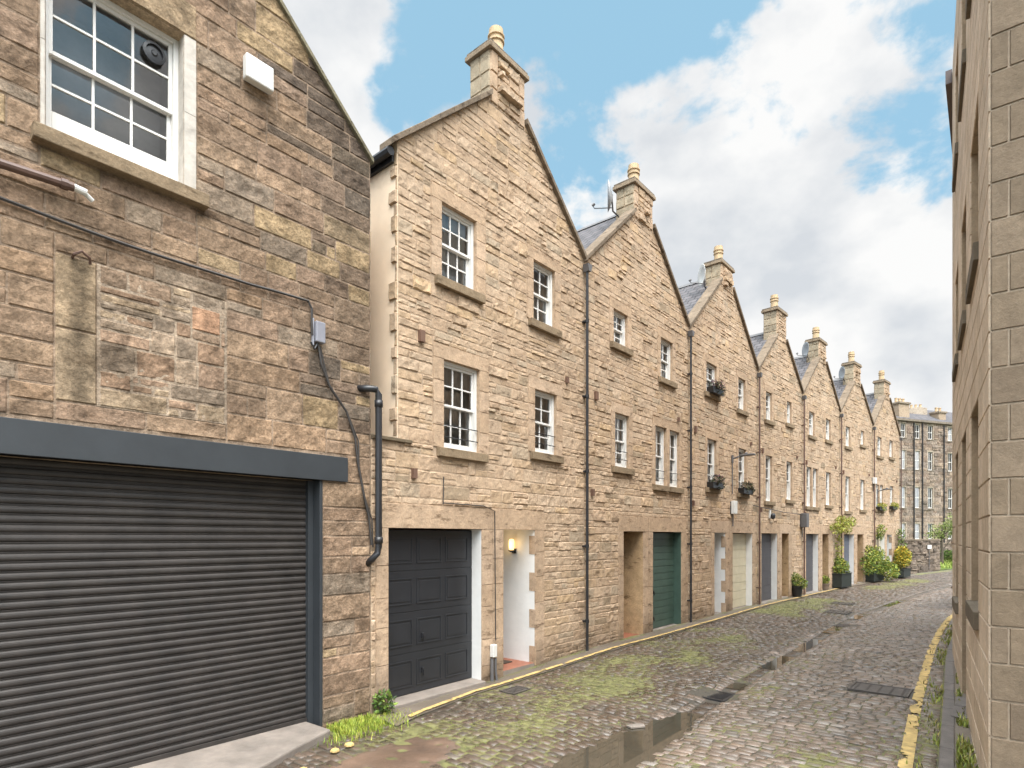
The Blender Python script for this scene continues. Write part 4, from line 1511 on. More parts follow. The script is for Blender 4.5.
# apron and brown patch
f = MB()
f.slab([lane(*p) for p in reversed(APRON)], -0.3, -0.055, (0.3, 0.27, 0.23))
tag(f.build('concrete_apron', M['concrete'], bevel=0.02), kind='structure')
f = MB()
vs, cs = [], []
gn, gm = 54, 24
for i in range(gn + 1):
    for j in range(gm + 1):
        s, n = -7.5 + 2.9 * i / gn, 0.9 + 1.1 * j / gm
        d = 1.0 if inside((s, n), BROWN) else 0.0
        e = mnoise.noise(Vector((s * 4, n * 4, 3)))
        vs.append((*lane(s, n), lane_z(s, n) + (0.0 + 0.008 * e + 0.008 * mnoise.noise(Vector((s * 13, n * 13, 5))) if d and mnoise.noise(Vector((s * 6, n * 6, 11))) < 0.32 else -0.03)))
        cs.append((0.12 * (1 + 0.3 * e), 0.078 * (1 + 0.25 * e), 0.054 * (1 + 0.2 * e), 0.22 + 0.25 * max(0, mnoise.noise(Vector((s * 2.2, n * 2.2, 7))))))
f.add(vs, [(i * (gm + 1) + j, i * (gm + 1) + j + 1, (i + 1) * (gm + 1) + j + 1, (i + 1) * (gm + 1) + j) for i in range(gn) for j in range(gm)], cs)
tag(f.build('patched_surface', M['earth'], smooth=True), kind='structure')
# puddles
def puddle(s0, s1, n0, n1, lev):
    f = MB()
    f.slab([lane(s0, n0), lane(s1, n0), lane(s1, n1), lane(s0, n1)][::-1], lev - 0.2, lev)
    tag(f.build('puddle_water', M['water']), kind='structure')
puddle(-6.2, -2.0, 2.15, 3.6, -0.183)
for a, b in ((-0.6, 0.5), (0.9, 2.2), (2.9, 4.6), (5.6, 7.4), (8.6, 11.2), (12.5, 15.0)):
    m_ = (a + b) / 2
    puddle(a, b, chan(m_) - 0.3, chan(m_) + 0.3, min(lane_z(a + (b - a) * k / 6, chan(m_)) for k in range(7)) + 0.014)
# covers and drain
for s, n, a, b, lab in COVERS:
    z = lane_z(s, n)
    h = heading(1 if s < 0 else max(i for i in range(len(SS) - 1) if SS[i] <= s)) if s > 0 else h0
    t = thing('manhole_cover', (*lane(s, n), z), rz_of(h), lab, 'manhole cover')
    f = MB()
    f.box(-a, a, -b, b, -0.05, -0.004)
    f.box(-a, a, b - 0.03, b, -0.004, 0.012)
    f.box(-a, a, -b, -b + 0.03, -0.004, 0.012)
    f.box(-a, -a + 0.03, -b + 0.03, b - 0.03, -0.004, 0.012)
    f.box(a - 0.03, a, -b + 0.03, b - 0.03, -0.004, 0.012)
    f.build('frame', M['oldiron'], t, bevel=0.004)
    f = MB()
    f.box(-a + 0.035, a - 0.035, -b + 0.035, b - 0.035, -0.003, 0.004)
    for i in range(6):
        for j in range(5):
            x = (-a + 0.08) + (2 * a - 0.16) * i / 5
            y = (-b + 0.08) + (2 * b - 0.16) * j / 4
            f.box(x - 0.014, x + 0.014, y - 0.014, y + 0.014, 0.004, 0.010)
    f.build('lid', M['oldiron'], t)
s, n, a, b = DRAIN
t = thing('drain_grate', (*lane(s, n), lane_z(s, n)), rz_of(h0), 'mossy black drain grate in the channel between two puddles', 'drain')
f = MB()
for x0, x1, y0, y1 in ((-a, a, b - 0.04, b), (-a, a, -b, -b + 0.04), (-a, -a + 0.04, -b + 0.04, b - 0.04), (a - 0.04, a, -b + 0.04, b - 0.04)):
    f.box(x0, x1, y0, y1, -0.06, 0.008)
f.build('frame', M['iron'], t)
f = MB()
for i in range(9):
    x = -a + 0.06 + (2 * a - 0.12) * i / 8
    f.box(x - 0.009, x + 0.009, -b + 0.04, b - 0.04, -0.045, 0.004)
f.box(-a + 0.04, a - 0.04, -b + 0.04, b - 0.04, -0.12, -0.10)
f.build('bars', M['iron'], t)

# right-hand pavement and kerb
f = MB()
vs, cs = [], []
for i in range(121):
    s = -12 + 26 * i / 120
    for j in range(8):
        k = kn(s) + 0.12
        n = k + (8.5 - k if s < -2.2 else max(0.6, 6.2 - k)) * (j / 7) ** 1.6
        x, y = lane(s, n)
        vs.append((x, y, -0.012 + 0.012 * mnoise.noise(Vector((s * 2, n * 3, 4)))))
        cs.append((0.13, 0.105, 0.08, 0.33 + 0.2 * mnoise.noise(Vector((s * 1.3, n * 2, 8)))))
f.add(vs, [(i * 8 + j, i * 8 + j + 1, (i + 1) * 8 + j + 1, (i + 1) * 8 + j) for i in range(120) for j in range(7)], cs)
tag(f.build('pavement', M['roadbed'], smooth=True), kind='structure')
f = MB()
s = -10.0
while s < 14:
    p = rng.uniform(0.5, 0.9)
    a, b = s + 0.006, s + p - 0.006
    q = [lane(a, kn(a)), lane(b, kn(b)), lane(b, kn(b) + 0.12), lane(a, kn(a) + 0.12)]
    f.slab(q[::-1], -0.3, rng.uniform(-0.004, 0.006))
    s += p
tag(f.build('kerb', M['kerb'], bevel=0.01), kind='structure')
f = MB()
for s0, s1 in ((-0.75, -0.2), (-0.17, 0.35)):
    f.slab([lane(s0, kn(0) + 0.125), lane(s1, kn(0) + 0.125), lane(s1, kn(0) + 0.62), lane(s0, kn(0) + 0.62)][::-1], -0.2, 0.012)
tag(f.build('paving_slabs', M['kerb'], bevel=0.006), kind='structure')

# ------------------------------------------------------------------ vegetation helpers
def leaves(mb, blobs, count, size, cols, flat=None):
    tot = sum(b[1][0] * b[1][1] * b[1][2] for b in blobs)
    for (c, r) in blobs:
        k = int(count * r[0] * r[1] * r[2] / tot)
        for _ in range(k):
            while True:
                p = Vector((rng.uniform(-1, 1), rng.uniform(-1, 1), rng.uniform(-1, 1)))
                if p.length < 1 and (p.length > 0.45 or rng.random() < 0.35):
                    break
            q = Vector((c[0] + p.x * r[0], c[1] + p.y * r[1], c[2] + p.z * r[2]))
            if mnoise.noise(q * (2.2 / max(0.2, max(r)))) < -0.32:
                continue
            d = (p + Vector((rng.uniform(-1, 1), rng.uniform(-1, 1), rng.uniform(-0.6, 0.9)))).normalized()
            u = d.cross(Vector((rng.uniform(-1, 1), rng.uniform(-1, 1), rng.uniform(-1, 1)))).normalized()
            s_ = size * rng.uniform(0.6, 1.3)
            col = jit(rng.choice(cols), 0.25)
            a = q - d * s_
            b = q + d * s_
            w = u * s_ * 0.45
            up = d.cross(u) * s_ * 0.2
            mb.add([tuple(a), tuple(q + w + up), tuple(b), tuple(q - w + up)], [(0, 1, 2), (0, 2, 3)], col)
def blades(mb, pts, h, w, cols):
    for x, y, z in pts:
        a = rng.uniform(0, 6.28)
        hh = h * rng.uniform(0.5, 1.2)
        dx, dy = math.cos(a), math.sin(a)
        lean = hh * rng.uniform(0.1, 0.8)
        c = jit(rng.choice(cols), 0.25)
        px, py = -dy * w, dx * w
        mb.add([(x - px, y - py, z), (x + px, y + py, z), (x + px * .7 + dx * lean * .4, y + py * .7 + dy * lean * .4, z + hh * 0.6), (x - px * .7 + dx * lean * .4, y - py * .7 + dy * lean * .4, z + hh * 0.6), (x + dx * lean, y + dy * lean, z + hh)],
               [(0, 1, 2, 3), (3, 2, 4)], c)
GREEN = [(0.083, 0.14, 0.025), (0.12, 0.182, 0.031), (0.165, 0.224, 0.042), (0.06, 0.105, 0.025)]
LIME = [(0.24, 0.27, 0.039), (0.3, 0.311, 0.052), (0.165, 0.216, 0.033), (0.36, 0.324, 0.065)]
YEL = [(0.437, 0.332, 0.029), (0.312, 0.273, 0.038), (0.166, 0.185, 0.029), (0.52, 0.322, 0.038)]
# bright grass tuft at the corner of the two buildings
f = MB()
pts = []
for _ in range(3600):
    s, n = rng.gauss(-5.22, 0.32), abs(rng.gauss(0.18, 0.2))
    if n > 0.75 or s > -4.4 or s < -6.0:
        continue
    if s < -5.5 and n < 0.32 + (-5.55 - s) * 0.42:
        continue
    pts.append((*lane(s, n + 0.02), lane_z(s, n) - 0.01))
blades(f, pts, 0.07, 0.004, [(0.20, 0.27, 0.03), (0.28, 0.34, 0.04), (0.16, 0.22, 0.03), (0.34, 0.33, 0.06)])
tag(f.build('grass', M['leaf']), 'bright green grass tuft growing at the foot of the corner between garage and house', 'grass', kind='stuff')
t = thing('weed', (*lane(-4.72, 0.12), lane_z(-4.72, 0.12)), 0, 'small dark leafy weed growing against the stone beside the charcoal garage', 'weed')
f = MB()
for k in range(7):
    a = k * 0.9
    f.tube([(0, 0, 0), (0.05 * math.cos(a), 0.05 * math.sin(a), 0.12), (0.10 * math.cos(a), 0.10 * math.sin(a), 0.22 + 0.03 * (k % 3))], 0.004, 5, (0.06, 0.09, 0.02))
f.build('stems', M['leaf'], t)
f = MB()
leaves(f, [((0, 0, 0.16), (0.15, 0.12, 0.15))], 170, 0.038, GREEN + [(0.03, 0.05, 0.015)])
f.build('foliage', M['leaf'], t)
# rough growth along the right wall, at the foot of the fronts and in the lane
f = MB()
pts = []
for _ in range(9500):
    s = rng.uniform(-4.5, 10)
    n = kn(s) + 0.14 + abs(rng.gauss(0, 0.22))
    x, y = lane(s, n)
    rel = (x - rc[0]) * math.cos(ha) - (y - rc[1]) * math.sin(ha)
    if rel > -0.02 or (-0.8 < s < 0.4 and rng.random() < 0.85):
        continue
    if mnoise.noise(Vector((s * 1.4, n * 2.0, 3))) < -0.15:
        continue
    pts.append((x, y, -0.02))
for _ in range(900):
    s = rng.uniform(-3.5, 9)
    n = kn(s) - abs(rng.gauss(0, 0.10))
    if mnoise.noise(Vector((s * 1.1, n * 2.0, 13))) < 0.05:
        continue
    pts.append((*lane(s, n), lane_z(s, n) - 0.01))
blades(f, pts, 0.075, 0.009, [(0.17, 0.21, 0.035), (0.25, 0.27, 0.05), (0.28, 0.24, 0.08), (0.13, 0.16, 0.03)])
tag(f.build('weeds', M['leaf']), 'rough low weeds and grass between the kerb and the smooth right-hand wall', 'weeds', kind='stuff')
f = MB()
pts = []
for _ in range(5200):
    s, n = rng.uniform(-4.6, 26), abs(rng.gauss(0.0, 0.05)) + 0.03
    if mnoise.noise(Vector((s * 1.7, 0.0, 23))) < 0.10:
        continue
    pts.append((*lane(s, n), lane_z(s, n) + 0.01))
for _ in range(9000):                       # moss cushions standing in the joints
    s, n = rng.uniform(-5.0, 14), rng.uniform(0.45, 2.7)
    if moss(s, n) + 0.3 * mnoise.noise(Vector((s * 3, n * 3, 2))) < 0.50:
        continue
    pts.append((*lane(s, n), lane_z(s, n) - 0.012))
blades(f, pts, 0.026, 0.004, [(0.12, 0.16, 0.025), (0.17, 0.20, 0.035), (0.10, 0.12, 0.025)])
tag(f.build('moss_growth', M['leaf']), 'moss and tiny weeds growing in the joints along the foot of the stone fronts', 'moss', kind='stuff')
for (s, n, r_) in ((-5.86, 0.78, 0.05), (-5.66, 0.74, 0.055), (-6.35, 1.0, 0.05)):
    f = MB()
    p = lane(s, n)
    f.lathe([(r_ * 0.7, 0.0), (r_, 0.012), (r_ * 0.9, 0.03), (r_ * 0.4, 0.042)], 7, (p[0], p[1], lane_z(s, n)))
    tag(f.build('loose_stone', M['yellow']), {-5.86: 'pale loose stone lying left of its twin below the bright grass tuft', -5.66: 'pale loose stone lying right of its twin below the bright grass tuft', -6.35: 'pale loose stone lying alone nearest the camera by the concrete apron'}[s], 'stone', 'pale loose stones by the grass tuft')

p = at_px(636, 724.5, -0.15)
t = thing('loose_slab', (p[0], p[1], lane_z(*to_lane(*p)) + 0.004), 0.35, 'pale flat broken slab lying at the edge of the big puddle', 'slab')
f = MB()
f.slab([(-0.10, -0.05), (0.09, -0.06), (0.12, 0.01), (0.03, 0.06), (-0.11, 0.04)], 0.0, 0.022, (0.3, 0.25, 0.2))
f.build('slab_stone', M['concrete'], t, bevel=0.004)
# ------------------------------------------------------------------ pots, planters, climbers
def place(px, py, zg):
    return at_px(px, py, zg)
def pot(px, py, zg, r_, h, mat, blobs, cnt, lsize, cols, label, name='potted_plant'):
    x, y = at_px(px, py, zg)
    t = thing(name, (x, y, zg), 0, label, 'potted plant')
    f = MB()
    f.lathe([(r_ * 0.72, 0), (r_ * 0.95, h * 0.75), (r_ * 1.02, h * 0.85), (r_ * 1.06, h * 0.86), (r_ * 1.06, h), (r_ * 0.92, h), (r_ * 0.9, h * 0.9), (0.01, h * 0.9)], 18)
    f.build('pot', M[mat], t, smooth=False)
    f = MB()
    for k in range(7):
        a = k * 0.9
        f.tube([(0, 0, h * 0.88), (r_ * .5 * math.cos(a), r_ * .5 * math.sin(a), h + 0.15), (r_ * math.cos(a), r_ * math.sin(a), h + 0.3)], 0.008, 5, (0.07, 0.09, 0.03))
    f.build('stems', M['leaf'], t)
    f = MB()
    leaves(f, blobs, cnt, lsize, cols)
    f.build('foliage', M['leaf'], t)
    return t
def boxplanter(px, py, zg, w, d, h, blobs, cnt, lsize, cols, label, rz, mat='planter'):
    x, y = at_px(px, py, zg)
    t = thing('planter', (x, y, zg), rz, label, 'planter')
    f = MB()
    k = max(4, int(w / 0.09))
    for i in range(k):
        a, b = -w / 2 + w * i / k, -w / 2 + w * (i + 1) / k
        f.box(a + 0.004, b - 0.004, -d / 2, -d / 2 + 0.02, 0.02, h - 0.03)
        f.box(a + 0.004, b - 0.004, d / 2 - 0.02, d / 2, 0.02, h - 0.03)
    f.box(-w / 2, -w / 2 + 0.02, -d / 2 + .021, d / 2 - .021, 0.02, h - 0.03)
    f.box(w / 2 - 0.02, w / 2, -d / 2 + .021, d / 2 - .021, 0.02, h - 0.03)
    for (a, b, c, e) in ((-w / 2 - .02, w / 2 + .02, -d / 2 - .02, -d / 2 + .03), (-w / 2 - .02, w / 2 + .02, d / 2 - .03, d / 2 + .02), (-w / 2 - .02, -w / 2 + .03, -d / 2 + .03, d / 2 - .03), (w / 2 - .03, w / 2 + .02, -d / 2 + .03, d / 2 - .03)):
        f.box(a, b, c, e, h - 0.03, h)
    f.build('box', M[mat], t)
    f = MB()
    f.box(-w / 2 + .031, w / 2 - .031, -d / 2 + .031, d / 2 - .031, h - 0.1, h - 0.035)
    f.build('soil', M['soil'], t)
    f = MB()
    for i in range(8):
        a = -w / 2 + w * (i + 0.5) / 8
        f.tube([(a, 0, h - 0.04), (a + rng.uniform(-.1, .1), rng.uniform(-.1, .1), h + 0.35)], 0.01, 5, (0.07, 0.07, 0.03))
    f.build('stems', M['leaf'], t)
    f = MB()
    leaves(f, blobs, cnt, lsize, cols)
    f.build('foliage', M['leaf'], t)
    return t
pot(797, 596.5, 0.03, 0.19, 0.38, 'blackpot', [((0, 0, 0.55), (0.27, 0.27, 0.22)), ((0.12, -0.05, 0.45), (0.22, 0.22, 0.2)), ((-0.08, 0, 0.68), (0.17, 0.17, 0.16))], 900, 0.035, LIME + GREEN,
    'round black pot with bushy light green plant standing beside the stone pier')
pot(824.5, 589.5, 0.05, 0.18, 0.24, 'terracotta', [((0, 0, 0.38), (0.2, 0.2, 0.17))], 500, 0.035, LIME + GREEN,
    'small weathered pot with low round plant beside the big dark planter')
boxplanter(840, 587, 0.06, 1.15, 0.5, 0.58, [((-0.05, 0, 0.85), (0.62, 0.32, 0.34)), ((0.25, -0.05, 0.7), (0.25, 0.25, 0.25)), ((-0.15, 0, 1.05), (0.25, 0.2, 0.2))], 1500, 0.045, LIME + GREEN,
    'large dark slatted planter holding a bushy yellow green shrub', hr(6))
boxplanter(873, 581, 0.08, 1.5, 0.5, 0.5, [((0.15, -0.1, 0.8), (1.15, 0.5, 0.55)), ((0.6, -0.4, 0.45), (0.8, 0.5, 0.45)), ((-0.6, 0, 1.15), (0.55, 0.35, 0.5)), ((0.45, 0, 1.25), (0.55, 0.35, 0.35)), ((-1.0, -0.1, 0.8), (0.4, 0.35, 0.5))], 5200, 0.055, LIME + GREEN,
    'sprawling bush spilling over its low dark planter, widest greenery in the lane', hr(7))
boxplanter(902, 577, 0.1, 1.25, 0.45, 0.42, [((0.05, 0, 0.85), (0.75, 0.35, 0.4)), ((0.0, 0, 1.2), (0.55, 0.32, 0.35)), ((0.3, 0, 1.05), (0.5, 0.35, 0.35))], 3000, 0.055, YEL + YEL + LIME,
    'dark planter with yellow and orange flowering shrub at the far end of the row', hr(7))
def climber(i, blobs, cnt, size, cols, stems, label):
    x, y, _ = hp(i, stems[0][0], -0.05, 0)
    t = thing('climbing_plant', hp(i, stems[0][0], -0.03, 0.0), hr(i), label, 'climbing plant')
    ox = stems[0][0]
    f = MB()
    for k in range(3):
        f.tube([(px - ox + 0.04 * k + 0.03 * math.sin(pz * 4 + k), -0.05 - 0.015 * k, pz) for px, pz in stems], 0.016, 5, (0.08, 0.05, 0.035), taper=0.5)
    f.build('stems', M['leaf'], t)
    f = MB()
    leaves(f, [((c[0] - ox, c[1], c[2]), r_) for c, r_ in blobs], cnt, size, cols)
    f.build('foliage', M['leaf'], t)
climber(5, [((3.9, -0.2, 2.6), (0.65, 0.24, 0.38)), ((3.2, -0.18, 2.45), (0.5, 0.18, 0.25)), ((4.6, -0.2, 2.55), (0.6, 0.22, 0.33)), ((5.2, -0.2, 2.75), (0.5, 0.2, 0.22)), ((3.75, -0.15, 1.7), (0.25, 0.15, 0.6))], 1500, 0.045, LIME + [(0.22, 0.19, 0.04)],
        [(3.75, 0.05), (3.7, 0.8), (3.78, 1.6), (3.85, 2.5)], 'yellow green climber spreading over the wall above the orange passage')
climber(7, [((0.5, -0.2, 2.42), (0.35, 0.2, 0.28)), ((0.35, -0.18, 2.15), (0.22, 0.16, 0.25))], 380, 0.045, GREEN + LIME,
        [(0.35, 0.1), (0.4, 1.2), (0.45, 2.4)], 'small green climber left of the pale garage of the farthest gabled house')
climber(7, [((3.7, -0.2, 2.2), (0.3, 0.2, 0.35)), ((3.9, -0.22, 1.5), (0.4, 0.22, 0.5)), ((3.6, -0.2, 1.0), (0.3, 0.2, 0.4))], 800, 0.05, GREEN + [(0.08, 0.05, 0.03)],
        [(3.75, 0.1), (3.8, 1.1), (3.75, 2.3)], 'dark leafy climber on the right end of the farthest gabled house')
def window_box(i, x, z, w, cols, label, hang=0.1, petals=None):
    t = thing('window_box', hp(i, x, -0.10, z), hr(i), label, 'window box')
    f = MB()
    f.prism([(-w / 2 + .02, 0.0), (w / 2 - .02, 0.0), (w / 2, 0.16), (-w / 2, 0.16)], -0.09, 0.09)
    f.build('trough', M['blackpot'], t)
    f = MB()
    leaves(f, [((0, -0.04, 0.22), (w * 0.55, 0.16, 0.14)), ((0.1, -0.1, 0.1), (w * 0.4, 0.1, 0.12))], 320, 0.04, cols)
    f.build('foliage', M['leaf'], t)
    if petals:
        f = MB()
        leaves(f, [((0, -0.06, 0.26), (w * 0.52, 0.16, 0.12))], 90, 0.028, petals)
        f.build('flowers', M['flower'], t)
DK = [(0.04, 0.05, 0.025), (0.05, 0.035, 0.03), (0.07, 0.07, 0.03)]
PUR = [(0.12, 0.03, 0.06), (0.16, 0.06, 0.09)]
window_box(3, 1.45, 5.88, 0.7, DK, 'dark window box with purple flowers at the upper left window of the cream garage house', petals=PUR)
window_box(3, 1.45, 3.38, 0.7, DK, 'dark window box with trailing plants at the left window above the white passage', petals=PUR)
window_box(3, 3.68, 3.36, 0.75, DK, 'dark window box at the window under the street light arm', petals=[(0.2, 0.12, 0.05)])
window_box(7, 0.95, 3.36, 1.05, LIME, 'wide window box of yellow flowers at the paired window of the last house', petals=YEL)
window_box(7, 2.95, 3.46, 0.8, LIME, 'narrow window box of yellow flowers at the right window of the last house', petals=YEL)

# ------------------------------------------------------------------ fittings on the fronts
t = thing('wall_lantern', hp(1, 2.90, 0.43, 1.84), hr(1), 'lit amber wall lantern inside the white entrance passage', 'wall lantern')
f = MB()
f.box(-0.03, -0.002, -0.035, 0.035, -0.02, 0.06)
f.tube([(-0.03, 0, 0.0), (-0.07, 0, -0.01), (-0.08, 0, 0.03)], 0.012, 6)
f.lathe([(0.02, 0.0), (0.055, 0.02), (0.055, 0.035), (0.01, 0.035)], 10, (-0.09, 0, 0.0))
f.build('bracket', M['iron'], t)
f = MB()
f.lathe([(0.035, 0.036), (0.045, 0.07), (0.045, 0.19), (0.036, 0.22), (0.015, 0.225)], 12, (-0.09, 0, 0.0))
f.build('glass', M['lampglow'], t, smooth=True)
pl = bpy.data.lights.new('lantern_light', 'POINT')
pl.energy = 0.7
pl.color = (1.0, 0.7, 0.35)
pl.shadow_soft_size = 0.06
po = bpy.data.objects.new('lantern_light', pl)
COL.objects.link(po)
po.parent = t
po.location = (-0.19, 0, 0.12)
t = thing('meter_box', hp(1, 1.80, 0, 0.20), hr(1), 'small white meter box with pipe low on the pier between charcoal garage and passage', 'meter box')
f = MB()
f.box(-0.045, 0.045, -0.10, -0.026, 0.06, 0.25)
f.build('cover', M['white_plastic'], t, bevel=0.008)
f = MB()
f.tube([(0.04, -0.07, 0.04), (0.04, -0.07, -0.16), (0.05, -0.09, -0.32)], 0.02, 8)
f.tube([(-0.03, -0.06, 0.04), (-0.03, -0.06, -0.32)], 0.028, 8)
f.build('pipe', M['lead'], t)
t = thing('door_mat', hp(1, 2.42, 0.52, -0.018), hr(1), 'dark brown door mat on red tiles in the white passage', 'door mat')
f = MB()
f.box(-0.28, 0.28, -0.2, 0.2, 0.0, 0.015)
f.build('pile', M['mat'], t)
f = MB()
f.tube([lw(S1 + 0.78, -0.03, 2.56), lw(S1 + 0.79, -0.03, 2.95)], 0.008, 5)
f.tube([lw(S1 + 0.79, -0.03, 2.58), lw(S1 + 1.6, -0.035, 2.57), lw(S1 + 1.86, -0.035, 2.50), lw(S1 + 1.88, -0.035, 0.5)], 0.008, 5)
tag(f.build('wall_cable', M['cable']), 'thin grey cable running over the lintel and down the pier beside the lit passage', 'cable')
def dish(i, x, y, z, r_, turn, label, mat='dish'):
    t = thing('satellite_dish', hp(i, x, y, z), hr(i), label, 'satellite dish', 'satellite dishes on the chimneys')
    f = MB()
    f.tube([(0.42, 0.05, -0.25), (0.1, 0.03, -0.25), (0.02, 0.0, -0.1), (0.02, 0.0, 0.05)], 0.018, 6)
    f.build('bracket', M['lead'], t)
    f = MB()
    s, c = math.sin(turn), math.cos(turn)
    f.T = lambda a, b, d: (-(d) * c - a * s, -(d) * s + a * c, b * 1.05 + d * 0.25)
    f.lathe([(0.01, 0.0), (r_ * 0.35, r_ * 0.035), (r_ * 0.7, r_ * 0.13), (r_, r_ * 0.27), (r_ * 1.01, r_ * 0.25), (r_ * 0.7, r_ * 0.10), (r_ * 0.35, 0.0), (0.01, -0.02)], 20)
    f.build('reflector', M[mat], t, smooth=True)
    f = MB()
    f.tube([(0, 0, -r_ * 0.8), (-0.36 * c, -0.36 * s, -r_ * 0.75), (-0.40 * c, -0.40 * s, -r_ * 0.5)], 0.011, 6)
    f.tube([(-0.40 * c, -0.40 * s, -r_ * 0.55), (-0.36 * c, -0.36 * s, -r_ * 0.42)], 0.03, 8)
    f.build('receiver_arm', M['lead'], t)
dish(2, wd[0] / 2 - 0.82, 0.30, 9.27, 0.29, -1.0, 'grey satellite dish beside the chimney of the green garage house')
dish(3, wd[1] / 2 - 0.82, 0.30, 9.22, 0.27, -0.8, 'pale satellite dish beside the chimney of the cream garage house', 'white_plastic')
dish(5, wd[3] / 2 - 0.75, 0.30, 9.25, 0.27, -0.8, 'grey satellite dish beside the fifth chimney from the camera')
dish(6, wd[4] / 2 - 0.75, 0.30, 9.2, 0.27, -0.8, 'grey satellite dish beside the sixth chimney from the camera')
def street_light(i, x, z, label, down):
    t = thing('street_light', hp(i, x, 0, z), hr(i), label, 'street light')
    f = MB()
    f.tube([(0, -0.04, -0.12), (0, -0.04, 0.1)], 0.03, 8)
    f.tube([(0, -0.04, 0.0), (0, -0.2, 0.04), (0, -0.36, 0.06)], 0.022, 8)
    f.tube([(0, -0.035, -0.1), (0, -0.035, -down)], 0.014, 6)
    f.build('bracket', M['lead'], t)
    f = MB()
    f.box(-0.08, 0.08, -0.66, -0.28, 0.045, 0.095)
    f.lathe([(0.05, 0.095), (0.045, 0.13), (0.02, 0.15)], 10, (0, -0.42, 0))
    f.build('lamp_head', M['lead'], t, bevel=0.015)
street_light(3, 2.82, 4.32, 'grey street light on wall arm beside the right windows of the cream garage house', 1.0)
street_light(7, 0.62, 4.25, 'grey street light on wall arm in front of the last gabled house', 0.8)
def wbox(i, x, z0, z1, w, dep, mat, label, name='cable_box', cat='cable box'):
    t = thing(name, hp(i, x, 0, z0), hr(i), label, cat)
    f = MB()
    f.box(-w / 2, w / 2, -dep, -0.04, 0, z1 - z0)
    f.build('cover', M[mat], t, bevel=0.012)
    f = MB()
    f.box(-w / 2 + .02, w / 2 - .02, -0.04, 0.0, 0.02, z1 - z0 - .02)
    f.tube([(0, -0.05, 0.0), (0, -0.05, -0.35)], 0.015, 6)
    f.build('back_plate', M['lead'], t)
wbox(3, 2.82, 2.75, 3.12, 0.22, 0.14, 'white_plastic', 'white box on the wall directly above the cream garage door')
wbox(4, wd[2] - 0.12, 2.45, 2.95, 0.26, 0.24, 'lead', 'dark grey box hung on the downpipe above the round black pot')
wbox(7, -0.02, 4.55, 4.85, 0.24, 0.16, 'white_plastic', 'white alarm box on the wall at the far downpipe beside the last house', 'alarm_box', 'alarm box')
t = thing('wall_lantern', hp(4, 0.98, 0, 2.72), hr(4), 'small white and black wall lantern above the dark grey garage door', 'wall lantern')
f = MB()
f.box(-0.05, 0.05, -0.05, 0, -0.02, 0.26)
f.build('back_plate', M['white_plastic'], t, bevel=0.008)
f = MB()
f.lathe([(0.02, 0.0), (0.07, 0.04), (0.075, 0.13), (0.05, 0.18), (0.01, 0.2)], 10, (0, -0.13, -0.05))
f.build('shade', M['iron'], t)
f = MB()
P = [hp(3, 4.5, -0.04, 3.06), hp(3, 4.9, -0.05, 3.04), hp(4, 0.9, -0.05, 3.0), hp(4, 2.2, -0.05, 2.93), hp(4, 3.9, -0.08, 2.9), hp(5, 0.3, -0.05, 2.9)]
f.tube(P, 0.012, 5)
tag(f.build('wall_cable', M['cable']), 'thin dark cable along the front above the dark grey garage door', 'cable')

# ------------------------------------------------------------------ beyond the row
th = R(70.7)
tb = (36.97, 56.8)
GRY = [(0.227, 0.178, 0.142), (0.261, 0.205, 0.163), (0.194, 0.154, 0.126), (0.286, 0.217, 0.163), (0.21, 0.154, 0.118)]
ten = thing('tenement_building', (tb[0], tb[1], 0), rz_of(th), 'tall grey stone tenement with dark downpipes closing the far end of the lane', 'building')
TH = 13.35
cols_ = []
for px in (903, 917.5, 930.3, 950.3):
    u = (px - 512) / 590
    cols_.append((u * tb[1] - tb[0]) / (math.sin(th) - u * math.cos(th)))
cols_ += [cols_[0] - 2.2, cols_[0] - 4.4, cols_[3] + 2.2, cols_[3] + 4.4]
rows_ = [(11.75, 13.1), (8.7, 10.5), (4.95, 6.95), (1.9, 3.4)]
hl = [(c - 0.33, c + 0.33, a, b) for c in cols_ for a, b in rows_]
mb = MB()
X0, X1 = -9.0, 17.0
sheet(mb, X0, X1, -0.3, TH, hl, (0.2, 0.165, 0.13))
mh = [(a - 0.14, b + 0.14, c - 0.12, d + 0.15) for a, b, c, d in hl]
for a, b, c, d in hl:
    for q in ((a - 0.14, a, c, d), (b, b + 0.14, c, d), (a - 0.14, b + 0.14, d, min(TH, d + 0.15))):
        stone(mb, *q, 0.02, 0.002, 0.6, jit((0.33, 0.27, 0.21), 0.1))
    stone(mb, a - 0.16, b + 0.16, c - 0.12, c, 0.06, 0.002, 0.6, jit((0.2, 0.165, 0.13), 0.1))
    reveal(mb, (a, b, c, d), 0.15, (0.25, 0.2, 0.16))
masonry(mb, X0, X1, -0.3, TH, mh, (0.24, 0.36), (0.4, 0.9), 0.02, 0.012, 0.3, lambda x, z: jit(rng.choice(GRY), 0.16), split=0.2)
mb.add([(X0, 0, -.3), (X0, 9, -.3), (X0, 9, TH), (X0, 0, TH)], [(0, 1, 2, 3)], (0.2, 0.165, 0.13))
mb.add([(X1, 0, -.3), (X1, 9, -.3), (X1, 9, TH), (X1, 0, TH)], [(0, 1, 2, 3)], (0.2, 0.165, 0.13))
mb.build('wall', M['oldstone'], ten)
